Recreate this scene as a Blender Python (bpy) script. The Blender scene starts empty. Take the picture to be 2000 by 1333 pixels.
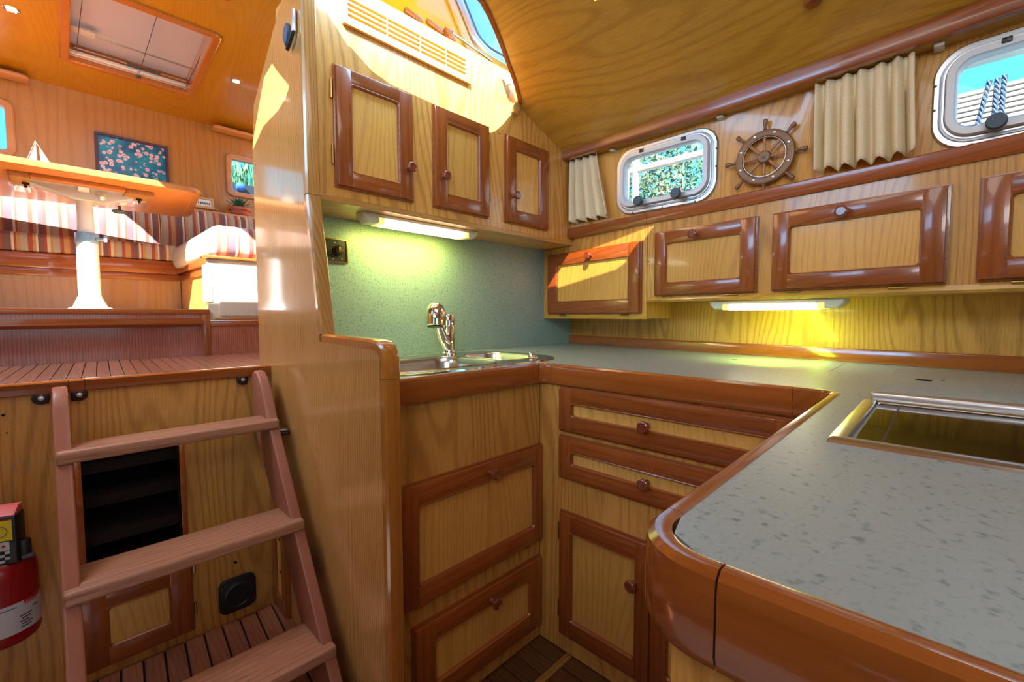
import bpy, bmesh, math, random
from mathutils import Vector, Matrix
from mathutils.geometry import delaunay_2d_cdt
random.seed(7)
C = bpy.context.scene.collection
SC = bpy.context.scene
OZ = 1.19            # all shapes are laid out with the eye height at z = 0 and lifted by this at the end

# ------------------------------------------------------------------ camera, sky, sun, exposure
F, YAW, PITCH, ROLL = 863.4, 0.79812, 0.05786, -0.00194
cy, sy = math.cos(YAW), math.sin(YAW)
f0, r0, u0 = Vector((sy, cy, 0)), Vector((cy, -sy, 0)), Vector((0, 0, 1))
fw = f0*math.cos(PITCH)-u0*math.sin(PITCH)
up = u0*math.cos(PITCH)+f0*math.sin(PITCH)
rt = r0*math.cos(ROLL)+up*math.sin(ROLL)
up = up*math.cos(ROLL)-r0*math.sin(ROLL)
cam = bpy.data.cameras.new('camera'); camo = bpy.data.objects.new('camera', cam); C.objects.link(camo)
cam.sensor_width = 36; cam.lens = F/2000*36; cam.clip_start = 0.02; cam.clip_end = 200
m = Matrix.Identity(4)
for i in range(3):
    m[i][0] = rt[i]; m[i][1] = up[i]; m[i][2] = -fw[i]
camo.matrix_world = m
SC.camera = camo
SC.view_settings.view_transform = 'Standard'; SC.view_settings.look = 'None'
SC.view_settings.gamma = 1; SC.view_settings.use_curve_mapping = False
SC.view_settings.exposure = 0.28
SC.cycles.use_denoising = True
SC.cycles.max_bounces = 10; SC.cycles.diffuse_bounces = 5; SC.cycles.glossy_bounces = 5
SC.cycles.transmission_bounces = 8; SC.cycles.transparent_max_bounces = 12
SC.cycles.sample_clamp_indirect = 6

def lin(r, g, b):
    f = lambda c: (c/255/12.92) if c/255 <= .04045 else ((c/255+.055)/1.055)**2.4
    return (f(r), f(g), f(b), 1)

w = bpy.data.worlds.new('sky'); SC.world = w; w.use_nodes = True
nt = w.node_tree; N = nt.nodes; Lk = nt.links
bg = N['Background']
tc = N.new('ShaderNodeTexCoord')
sep = N.new('ShaderNodeSeparateXYZ'); Lk.new(tc.outputs['Generated'], sep.inputs[0])
rmp = N.new('ShaderNodeValToRGB'); Lk.new(sep.outputs['Z'], rmp.inputs[0])
rmp.color_ramp.elements[0].position = 0.0; rmp.color_ramp.elements[0].color = (.42, .72, .82, 1)
rmp.color_ramp.elements[1].position = .7; rmp.color_ramp.elements[1].color = (.12, .36, .8, 1)
e = rmp.color_ramp.elements.new(.25); e.color = (.10, .55, .85, 1)
nz = N.new('ShaderNodeTexNoise'); nz.inputs['Scale'].default_value = 3.2; nz.inputs['Detail'].default_value = 5
Lk.new(tc.outputs['Generated'], nz.inputs['Vector'])
cr = N.new('ShaderNodeValToRGB'); Lk.new(nz.outputs['Fac'], cr.inputs[0])
cr.color_ramp.elements[0].position = .5; cr.color_ramp.elements[1].position = .68
mx = N.new('ShaderNodeMixRGB'); Lk.new(cr.outputs[0], mx.inputs[0]); Lk.new(rmp.outputs[0], mx.inputs[1])
mx.inputs[2].default_value = (.85, .93, 1, 1)
Lk.new(mx.outputs[0], bg.inputs['Color']); bg.inputs['Strength'].default_value = 1.9

def lamp(kind, name, loc, energy, color, size=None, size_y=None, target=None, direction=None, spread=None):
    l = bpy.data.lights.new(name, kind); o = bpy.data.objects.new(name, l); C.objects.link(o)
    o.location = loc; l.energy = energy; l.color = color
    if kind == 'AREA':
        l.shape = 'RECTANGLE'; l.size = size; l.size_y = size_y or size
        if spread: l.spread = spread
    if target is not None: direction = Vector(target)-Vector(loc)
    if direction is not None: o.rotation_euler = Vector(direction).to_track_quat('-Z', 'Y').to_euler()
    return o
SUN = Vector((.926, .83, -1.0))
sun = lamp('SUN', 'sun', (-4, -4, 5), 33.0, (1, .97, .95), direction=SUN); sun.data.angle = .006
# unseen fill lamps added to brighten the galley, partition and saloon
lamp('AREA', 'forward_cabin_fill', (-.9, -.4, .92), 6, (.93, .97, 1), 1.0, .5, target=(1.8, .7, .55), spread=math.radians(110))  # added soft fill from behind the camera for the hull side
lamp('AREA', 'hatch_sky_fill', (.95, .95, 1.5), 21, (.38, .70, 1), 1.0, .5, target=(.95, 1.42, .8))  # added blue fill boosting the sky through the hatch
lamp('AREA', 'companionway_blue_fill', (-.5, 1.3, 1.03), 9, (.30, .62, 1), .8, .6, target=(.53, 1.5, .85), spread=math.radians(110))  # added blue fill to cool the upper face of the partition
lamp('AREA', 'wheelhouse_fill', (-.6, 1.9, 1.45), 6, (.9, .96, 1), .8, .8, target=(.15, 2.15, -.1), spread=math.radians(80))  # added fill that brightens the deck step and riser
lamp('AREA', 'galley_fill', (.65, .45, 1.05), 3.6, (1, .96, .9), .8, .5, direction=(0.2, .2, -1))  # added fill from above, no lamp fitting belongs to it
lamp('AREA', 'saloon_fill', (-1.0, 3.1, 1.4), 1.5, (1, .97, .92), .8, .8, target=(.4, 3.4, .4))  # added saloon fill, separate from the ceiling spots

# ------------------------------------------------------------------ materials
def mat(name, color, rough=.5, metal=0, coat=0, spec=None, emit=None, estr=0, trans=0, alpha=1):
    m = bpy.data.materials.new(name); m.use_nodes = True
    b = m.node_tree.nodes['Principled BSDF']
    b.inputs['Base Color'].default_value = color if len(color) == 4 else (*color, 1)
    b.inputs['Roughness'].default_value = rough; b.inputs['Metallic'].default_value = metal
    b.inputs['Coat Weight'].default_value = coat; b.inputs['Coat Roughness'].default_value = .08
    if spec is not None: b.inputs['Specular IOR Level'].default_value = spec
    if emit: b.inputs['Emission Color'].default_value = (*emit, 1); b.inputs['Emission Strength'].default_value = estr
    b.inputs['Transmission Weight'].default_value = trans; b.inputs['Alpha'].default_value = alpha
    return m

def wood(name, c1, c2, grain='Z', freq=34, cathedral=1.0, rough=.32, coat=.5, pores=.35, contrast=1.0, along=.17):
    m = mat(name, c1, rough, coat=coat); nt = m.node_tree; N = nt.nodes; L = nt.links; b = N['Principled BSDF']
    tc = N.new('ShaderNodeTexCoord'); oi = N.new('ShaderNodeObjectInfo')
    off = N.new('ShaderNodeVectorMath'); off.operation = 'MULTIPLY_ADD'
    cv = N.new('ShaderNodeCombineXYZ')
    for i in range(3): L.new(oi.outputs['Random'], cv.inputs[i])
    L.new(cv.outputs[0], off.inputs[0]); off.inputs[1].default_value = (7.3, 3.1, 5.7); L.new(tc.outputs['Object'], off.inputs[2])
    sp = N.new('ShaderNodeSeparateXYZ'); L.new(off.outputs[0], sp.inputs[0])
    g = 'XYZ'.index(grain); a, c = [i for i in range(3) if i != g]
    ad = N.new('ShaderNodeMath'); ad.operation = 'ADD'; L.new(sp.outputs[a], ad.inputs[0]); L.new(sp.outputs[c], ad.inputs[1])
    gs = N.new('ShaderNodeMath'); gs.operation = 'MULTIPLY'; L.new(sp.outputs[g], gs.inputs[0]); gs.inputs[1].default_value = along
    v = N.new('ShaderNodeCombineXYZ'); L.new(ad.outputs[0], v.inputs[0]); L.new(gs.outputs[0], v.inputs[1])
    n1 = N.new('ShaderNodeTexNoise'); n1.inputs['Scale'].default_value = 3.2; n1.inputs['Detail'].default_value = 1.5; L.new(v.outputs[0], n1.inputs['Vector'])
    # growth rings: sine of across * freq + noise
    m1 = N.new('ShaderNodeMath'); m1.operation = 'MULTIPLY'; L.new(n1.outputs['Fac'], m1.inputs[0]); m1.inputs[1].default_value = 95*cathedral
    m2 = N.new('ShaderNodeMath'); m2.operation = 'MULTIPLY_ADD'; L.new(ad.outputs[0], m2.inputs[0]); m2.inputs[1].default_value = freq; L.new(m1.outputs[0], m2.inputs[2])
    s = N.new('ShaderNodeMath'); s.operation = 'SINE'; L.new(m2.outputs[0], s.inputs[0])
    r = N.new('ShaderNodeMapRange'); L.new(s.outputs[0], r.inputs[0]); r.inputs[1].default_value = .1; r.inputs[2].default_value = 1.0
    # slow blotches
    n2 = N.new('ShaderNodeTexNoise'); n2.inputs['Scale'].default_value = 9; n2.inputs['Detail'].default_value = 2; L.new(v.outputs[0], n2.inputs['Vector'])
    # pores
    v2 = N.new('ShaderNodeVectorMath'); v2.operation = 'MULTIPLY'; L.new(v.outputs[0], v2.inputs[0]); v2.inputs[1].default_value = (260, 90, 1)
    n3 = N.new('ShaderNodeTexNoise'); n3.inputs['Scale'].default_value = 1; n3.inputs['Detail'].default_value = 2; L.new(v2.outputs[0], n3.inputs['Vector'])
    p1 = N.new('ShaderNodeMapRange'); L.new(n3.outputs['Fac'], p1.inputs[0]); p1.inputs[1].default_value = .4; p1.inputs[2].default_value = .75; p1.inputs[4].default_value = pores
    q = N.new('ShaderNodeMath'); q.operation = 'MULTIPLY_ADD'; L.new(r.outputs[0], q.inputs[0]); q.inputs[1].default_value = .62*contrast; L.new(p1.outputs[0], q.inputs[2])
    q2 = N.new('ShaderNodeMath'); q2.operation = 'MULTIPLY_ADD'; L.new(n2.outputs['Fac'], q2.inputs[0]); q2.inputs[1].default_value = .5; q2.inputs[2].default_value = -.2
    q3 = N.new('ShaderNodeMath'); q3.operation = 'ADD'; q3.use_clamp = True; L.new(q.outputs[0], q3.inputs[0]); L.new(q2.outputs[0], q3.inputs[1])
    mix = N.new('ShaderNodeMixRGB'); L.new(q3.outputs[0], mix.inputs[0]); mix.inputs[1].default_value = c1; mix.inputs[2].default_value = c2
    hv = N.new('ShaderNodeHueSaturation'); L.new(mix.outputs[0], hv.inputs['Color'])
    rv = N.new('ShaderNodeMapRange'); L.new(oi.outputs['Random'], rv.inputs[0]); rv.inputs[3].default_value = .88; rv.inputs[4].default_value = 1.1
    L.new(rv.outputs[0], hv.inputs['Value']); L.new(hv.outputs[0], b.inputs['Base Color'])
    bp = N.new('ShaderNodeBump'); bp.inputs['Strength'].default_value = .12; bp.inputs['Distance'].default_value = .002; bp.invert = True
    L.new(q.outputs[0], bp.inputs['Height']); L.new(bp.outputs[0], b.inputs['Normal'])
    return m

ASH1, ASH2 = lin(220, 164, 84), lin(154, 102, 40)
M = {}
M['ash'] = wood('ash_vertical_grain', ASH1, ASH2, 'Z', 170, 1.7, contrast=.65)
M['ash_panel'] = wood('ash_panel_vertical_grain', lin(228, 176, 92), lin(190, 130, 54), 'Z', 260, 1.5, contrast=.5)
M['ash_y'] = wood('ash_lengthwise_grain', lin(206, 154, 58), lin(158, 104, 28), 'Y', 110, 1.7, contrast=.5)
M['ash_x'] = wood('ash_crosswise_grain', lin(205, 155, 84), lin(160, 108, 50), 'X', 300, .8, contrast=.7)
M['partition'] = wood('ash_partition_veneer', lin(196, 142, 78), lin(146, 96, 46), 'Z', 560, 1.2, rough=.26, coat=.8, contrast=.6)
M['amber'] = wood('amber_ash_edging', lin(178, 112, 46), lin(150, 84, 26), 'Z', 300, .4, rough=.2, coat=1.0, contrast=.4)
CH1, CH2 = lin(158, 84, 36), lin(108, 48, 15)
M['cherry_v'] = wood('cherry_vertical_grain', CH1, CH2, 'Z', 240, .5, .28, .7, .3, .45)
M['cherry_y'] = wood('cherry_lengthwise_grain', CH1, CH2, 'Y', 240, .5, .28, .7, .3, .45)
M['cherry_x'] = wood('cherry_crosswise_grain', CH1, CH2, 'X', 240, .5, .28, .7, .3, .45)
M['varnish'] = wood('varnished_cherry_edging', lin(164, 90, 38), lin(130, 62, 20), 'Y', 160, .4, .16, 1.0, .25, .35)
M['varnish_x'] = wood('varnished_cherry_edging_cross', lin(162, 90, 38), lin(128, 60, 20), 'X', 160, .4, .16, 1.0, .25, .35)
M['knob'] = mat('turned_cherry', lin(128, 62, 40), .22, coat=.8)
M['teak_x'] = wood('teak_crosswise', lin(178, 126, 98), lin(116, 72, 50), 'X', 300, .8, .5, .1, .5, .35)
M['teak_z'] = wood('teak_upright', lin(160, 96, 74), lin(112, 58, 42), 'Z', 60, .3, .45, .15, .12, .1)
M['teak_floor'] = wood('teak_floor_strip', lin(160, 102, 76), lin(112, 64, 42), 'Y', 420, .5, .3, .5, .5, .5)
M['teak_dark'] = wood('dark_teak_floor', lin(104, 64, 32), lin(60, 32, 12), 'Y', 420, .5, .5, .1, .5, .6)
M['teak_light'] = wood('light_floor_strip', lin(160, 118, 58), lin(118, 80, 34), 'X', 300, .4, .5, .1, .4, .5)
M['mahogany'] = wood('mahogany_riser', lin(170, 98, 76), lin(112, 54, 40), 'Z', 700, .5, .28, .6, .4, .8)
M['salon'] = wood('saloon_cherry_veneer', lin(184, 134, 70), lin(158, 100, 44), 'Z', 140, .5, .3, .5, .3, .5)
M['salon_ceiling'] = wood('saloon_ceiling_ash', lin(184, 134, 16), lin(160, 102, 8), 'Y', 150, 1.2, .3, .5, .3, .4)
M['table'] = wood('table_underside_cherry', lin(196, 126, 60), lin(160, 90, 36), 'X', 180, .4, .42, .15, .3, .4)
M['caulk'] = mat('black_caulk', (.012, .012, .014), .5)
M['caulk_blue'] = mat('grey_blue_caulk', lin(96, 104, 118), .4)
M['black'] = mat('black_plastic', (.012, .013, .014), .4)
M['knobblue'] = mat('dark_blue_grey_plastic', lin(62, 84, 104), .45)
M['steel'] = mat('brushed_steel', (.62, .63, .62), .22, 1)
M['chrome'] = mat('chrome', (.86, .87, .88), .05, 1)
M['alu'] = mat('anodised_aluminium', (.72, .74, .77), .35, 1)
M['alu_w'] = mat('pale_painted_aluminium', lin(206, 212, 222), .35, .2)
M['brass'] = mat('brass', lin(190, 160, 90), .25, 1)
M['dkmetal'] = mat('dark_bronze_metal', lin(70, 58, 58), .35, .8)
M['white'] = mat('white_enamel', lin(226, 230, 234), .3, coat=.3)
M['collar'] = mat('light_blue_collar', lin(120, 160, 196), .3, coat=.3)
M['plastic_w'] = mat('white_lamp_plastic', lin(214, 214, 200), .4)
M['tube'] = mat('fluorescent_tube', (1, 1, 1), .3, emit=(1, .93, .74), estr=7)
M['tube_end'] = mat('lamp_diffuser_end', lin(230, 190, 90), .3, emit=(1, .62, .18), estr=1.0)
M['spot'] = mat('lit_spot_lens', (1, 1, 1), .2, emit=(1, 1, .95), estr=3)
M['dark_void'] = mat('dark_interior', (.006, .005, .005), .9)  # near-black colour stands for the shade inside holes, gaps and the steps opening
M['hobglass'] = mat('black_ceramic_glass', (.004, .004, .003), .05, spec=.35)
M['red'] = mat('red_enamel', lin(150, 6, 10), .32, coat=.3)
M['paperlbl'] = mat('white_label', lin(200, 205, 212), .5)
M['yellow'] = mat('yellow_label', lin(226, 204, 40), .5)
M['pink'] = mat('faded_red_label', lin(214, 92, 92), .5)
M['ink'] = mat('grey_ink', lin(70, 72, 84), .6)
M['inkred'] = mat('red_ink', lin(200, 30, 40), .6)
M['inkblue'] = mat('blue_ink', lin(30, 80, 190), .6)
M['teal'] = mat('teal_ink', lin(20, 150, 190), .6)
M['wheel'] = mat('aged_bronze_wood', lin(136, 102, 74), .42, .15)
M['wheel_l'] = mat('light_spoke_wood', lin(190, 130, 84), .5)
M['rope'] = mat('grey_blue_rope', lin(50, 68, 88), .8)
M['hull_w'] = mat('white_gelcoat', lin(168, 166, 160), .5)
M['hull_b'] = mat('brown_seam', lin(76, 58, 36), .6)
M['bark'] = mat('pale_bark', lin(150, 110, 84), .9)
M['terracotta'] = mat('terracotta', lin(176, 96, 78), .7)
M['succ'] = mat('succulent_green', lin(58, 130, 96), .5)
M['tarp'] = mat('dark_tarpaulin', lin(14, 22, 34), .6)
M['purple'] = mat('dark_violet_frame', lin(72, 52, 78), .4)
M['sailw'] = mat('white_sailcloth', lin(226, 232, 226), .7)
M['sailframe'] = mat('weathered_wood', lin(150, 120, 110), .6)
M['ply'] = mat('sign_ply', lin(190, 160, 120), .6)
M['pad'] = wood('pale_handrail_wood', lin(206, 150, 96), lin(170, 110, 60), 'X', 20, .3, .35, .4, .3, .4)

def glass(name, tint=(.92, .97, 1), rough=0.0, mixw=.12):
    m = bpy.data.materials.new(name); m.use_nodes = True; nt = m.node_tree; N = nt.nodes; L = nt.links
    N.remove(N['Principled BSDF'])
    t = N.new('ShaderNodeBsdfTransparent'); t.inputs[0].default_value = (*tint, 1)
    g = N.new('ShaderNodeBsdfGlossy'); g.inputs['Roughness'].default_value = rough
    fr = N.new('ShaderNodeFresnel'); fr.inputs[0].default_value = 1.45
    ge = N.new('ShaderNodeNewGeometry'); iv = N.new('ShaderNodeMath'); iv.operation = 'SUBTRACT'; iv.inputs[0].default_value = 1; L.new(ge.outputs['Backfacing'], iv.inputs[1])
    mu = N.new('ShaderNodeMath'); mu.operation = 'MULTIPLY'; L.new(fr.outputs[0], mu.inputs[0]); L.new(iv.outputs[0], mu.inputs[1])
    mx = N.new('ShaderNodeMixShader'); L.new(mu.outputs[0], mx.inputs[0]); L.new(t.outputs[0], mx.inputs[1]); L.new(g.outputs[0], mx.inputs[2])
    L.new(mx.outputs[0], N['Material Output'].inputs[0]); return m
M['glass'] = glass('window_glass')

def speckle(name, c1, c2, scale, thr=.62, rough=.35, c3=None):
    m = mat(name, c1, rough); nt = m.node_tree; N = nt.nodes; L = nt.links; b = N['Principled BSDF']
    tc = N.new('ShaderNodeTexCoord')
    n = N.new('ShaderNodeTexNoise'); n.inputs['Scale'].default_value = scale; n.inputs['Detail'].default_value = 2; L.new(tc.outputs['Object'], n.inputs['Vector'])
    r = N.new('ShaderNodeMapRange'); L.new(n.outputs['Fac'], r.inputs[0]); r.inputs[1].default_value = thr-.04; r.inputs[2].default_value = thr+.1
    n2 = N.new('ShaderNodeTexNoise'); n2.inputs['Scale'].default_value = scale*2.3; L.new(tc.outputs['Object'], n2.inputs['Vector'])
    r2 = N.new('ShaderNodeMapRange'); L.new(n2.outputs['Fac'], r2.inputs[0]); r2.inputs[1].default_value = .55; r2.inputs[2].default_value = .8; r2.inputs[4].default_value = .5
    a = N.new('ShaderNodeMath'); a.operation = 'MAXIMUM'; L.new(r.outputs[0], a.inputs[0]); L.new(r2.outputs[0], a.inputs[1])
    mx = N.new('ShaderNodeMixRGB'); L.new(a.outputs[0], mx.inputs[0]); mx.inputs[1].default_value = c1; mx.inputs[2].default_value = c2
    L.new(mx.outputs[0], b.inputs['Base Color']); return m
M['laminate'] = speckle('speckled_grey_laminate', lin(160, 178, 186), lin(114, 134, 146), 90, .62, .3)
M['splash'] = speckle('speckled_green_grey_laminate', lin(148, 174, 178), lin(102, 130, 134), 190, .57, .4)
M['carpet'] = speckle('dark_brown_carpet', lin(46, 32, 28), lin(20, 12, 12), 300, .5, .95)

def fabric(name, c, scale=420, bump=.3):
    m = mat(name, c, .9, spec=.1); nt = m.node_tree; N = nt.nodes; L = nt.links; b = N['Principled BSDF']
    tc = N.new('ShaderNodeTexCoord'); mp = N.new('ShaderNodeMapping'); mp.inputs['Scale'].default_value = (1, 1, 4); L.new(tc.outputs['Object'], mp.inputs[0])
    n = N.new('ShaderNodeTexNoise'); n.inputs['Scale'].default_value = scale*.3; L.new(mp.outputs[0], n.inputs['Vector'])
    hv = N.new('ShaderNodeHueSaturation'); hv.inputs['Color'].default_value = c
    r = N.new('ShaderNodeMapRange'); L.new(n.outputs['Fac'], r.inputs[0]); r.inputs[3].default_value = .8; r.inputs[4].default_value = 1.15
    L.new(r.outputs[0], hv.inputs['Value']); L.new(hv.outputs[0], b.inputs['Base Color'])
    bp = N.new('ShaderNodeBump'); bp.inputs['Strength'].default_value = bump; bp.inputs['Distance'].default_value = .001; L.new(n.outputs['Fac'], bp.inputs['Height']); L.new(bp.outputs[0], b.inputs['Normal'])
    return m
M['linen'] = fabric('cream_linen', lin(238, 222, 190))

def stripes(name, axis=0, period=.25):
    m = mat(name, (.5, .5, .5, 1), .85, spec=.1); nt = m.node_tree; N = nt.nodes; L = nt.links; b = N['Principled BSDF']
    tc = N.new('ShaderNodeTexCoord'); sp = N.new('ShaderNodeSeparateXYZ'); L.new(tc.outputs['Object'], sp.inputs[0])
    d = N.new('ShaderNodeMath'); d.operation = 'DIVIDE'; L.new(sp.outputs[axis], d.inputs[0]); d.inputs[1].default_value = period
    f = N.new('ShaderNodeMath'); f.operation = 'FRACT'; L.new(d.outputs[0], f.inputs[0])
    r = N.new('ShaderNodeValToRGB'); L.new(f.outputs[0], r.inputs[0]); r.color_ramp.interpolation = 'CONSTANT'
    g, cr_, mr, tn, pu, wh = lin(168, 162, 158), lin(198, 190, 178), lin(156, 90, 78), lin(176, 144, 110), lin(118, 94, 100), lin(204, 200, 198)
    seq = [(0, g), (.10, mr), (.16, tn), (.25, mr), (.28, pu), (.40, wh), (.44, mr), (.47, tn), (.53, g), (.63, mr), (.70, tn), (.75, wh), (.78, pu), (.86, mr), (.91, cr_), (.96, tn)]
    els = r.color_ramp.elements
    els[0].position, els[0].color = seq[0]; els[1].position, els[1].color = seq[1]
    for p, c in seq[2:]:
        e = els.new(p); e.color = c
    L.new(r.outputs[0], b.inputs['Base Color']); return m
M['stripe'] = stripes('striped_upholstery', 0)
M['stripe_y'] = stripes('striped_upholstery_lengthwise', 1, .4)

def blossom():
    m = mat('blossom_print', lin(20, 130, 170), .25); nt = m.node_tree; N = nt.nodes; L = nt.links; b = N['Principled BSDF']
    tc = N.new('ShaderNodeTexCoord')
    n = N.new('ShaderNodeTexNoise'); n.inputs['Scale'].default_value = 7; n.inputs['Detail'].default_value = 5; L.new(tc.outputs['Object'], n.inputs['Vector'])
    r = N.new('ShaderNodeValToRGB'); L.new(n.outputs['Fac'], r.inputs[0])
    r.color_ramp.elements[0].position = .35; r.color_ramp.elements[0].color = lin(10, 76, 130)
    r.color_ramp.elements[1].position = .62; r.color_ramp.elements[1].color = lin(22, 150, 190)
    v = N.new('ShaderNodeTexVoronoi'); v.inputs['Scale'].default_value = 34; L.new(tc.outputs['Object'], v.inputs['Vector'])
    lt = N.new('ShaderNodeMapRange'); L.new(v.outputs['Distance'], lt.inputs[0]); lt.inputs[1].default_value = .46; lt.inputs[2].default_value = .34
    n2 = N.new('ShaderNodeTexNoise'); n2.inputs['Scale'].default_value = 14; L.new(tc.outputs['Object'], n2.inputs['Vector'])
    g = N.new('ShaderNodeMapRange'); L.new(n2.outputs['Fac'], g.inputs[0]); g.inputs[1].default_value = .40; g.inputs[2].default_value = .47
    mu = N.new('ShaderNodeMath'); mu.operation = 'MULTIPLY'; L.new(lt.outputs[0], mu.inputs[0]); L.new(g.outputs[0], mu.inputs[1])
    pk = N.new('ShaderNodeValToRGB'); L.new(v.outputs['Distance'], pk.inputs[0])
    pk.color_ramp.elements[0].position = .06; pk.color_ramp.elements[0].color = lin(200, 50, 80)
    pk.color_ramp.elements[1].position = .2; pk.color_ramp.elements[1].color = lin(228, 196, 206)
    mx = N.new('ShaderNodeMixRGB'); L.new(mu.outputs[0], mx.inputs[0]); L.new(r.outputs[0], mx.inputs[1]); L.new(pk.outputs[0], mx.inputs[2])
    wv = N.new('ShaderNodeTexNoise'); wv.inputs['Scale'].default_value = 9; wv.inputs['Distortion'].default_value = 2.5; L.new(tc.outputs['Object'], wv.inputs['Vector'])
    ab = N.new('ShaderNodeMath'); ab.operation = 'SUBTRACT'; L.new(wv.outputs['Fac'], ab.inputs[0]); ab.inputs[1].default_value = .5
    a2 = N.new('ShaderNodeMath'); a2.operation = 'ABSOLUTE'; L.new(ab.outputs[0], a2.inputs[0])
    a3 = N.new('ShaderNodeMapRange'); L.new(a2.outputs[0], a3.inputs[0]); a3.inputs[1].default_value = .014; a3.inputs[2].default_value = .006; a3.inputs[4].default_value = .6
    m3 = N.new('ShaderNodeMixRGB'); L.new(a3.outputs[0], m3.inputs[0]); L.new(mx.outputs[0], m3.inputs[1]); m3.inputs[2].default_value = lin(60, 60, 70)
    L.new(m3.outputs[0], b.inputs['Base Color']); return m
M['blossom'] = blossom()

def leafy(name, a, b_):
    m = mat(name, a, .7); nt = m.node_tree; N = nt.nodes; L = nt.links; b = N['Principled BSDF']
    tc = N.new('ShaderNodeTexCoord'); n = N.new('ShaderNodeTexNoise'); n.inputs['Scale'].default_value = 3.5; n.inputs['Detail'].default_value = 4; L.new(tc.outputs['Object'], n.inputs['Vector'])
    r = N.new('ShaderNodeMapRange'); L.new(n.outputs['Fac'], r.inputs[0]); r.inputs[1].default_value = .35; r.inputs[2].default_value = .65
    mx = N.new('ShaderNodeMixRGB'); L.new(r.outputs[0], mx.inputs[0]); mx.inputs[1].default_value = a; mx.inputs[2].default_value = b_
    L.new(mx.outputs[0], b.inputs['Base Color']); return m
M['leaf'] = leafy('tree_leaves', lin(38, 78, 50), lin(92, 116, 84))
M['reed'] = leafy('reed_leaves', lin(28, 84, 36), lin(110, 150, 84))
def hazy():
    m = mat('hazy_grey_acrylic', lin(176, 160, 146), .15, coat=.6); nt = m.node_tree; N = nt.nodes; L = nt.links
    t = N.new('ShaderNodeBsdfTranslucent'); t.inputs[0].default_value = (.09, .095, .10, 1)
    a = N.new('ShaderNodeAddShader'); L.new(N['Principled BSDF'].outputs[0], a.inputs[0]); L.new(t.outputs[0], a.inputs[1])
    L.new(a.outputs[0], N['Material Output'].inputs[0]); return m
M['skyglass'] = hazy()
M['cream'] = wood('sun_paled_cream_ash', lin(226, 212, 188), lin(204, 180, 148), 'Z', 520, .8, contrast=.5)  # cream ash paled in colour to carry the bleaching of full sun
M['slot'] = mat('shadowed_slot_brown', lin(74, 42, 18), .6)

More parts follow.
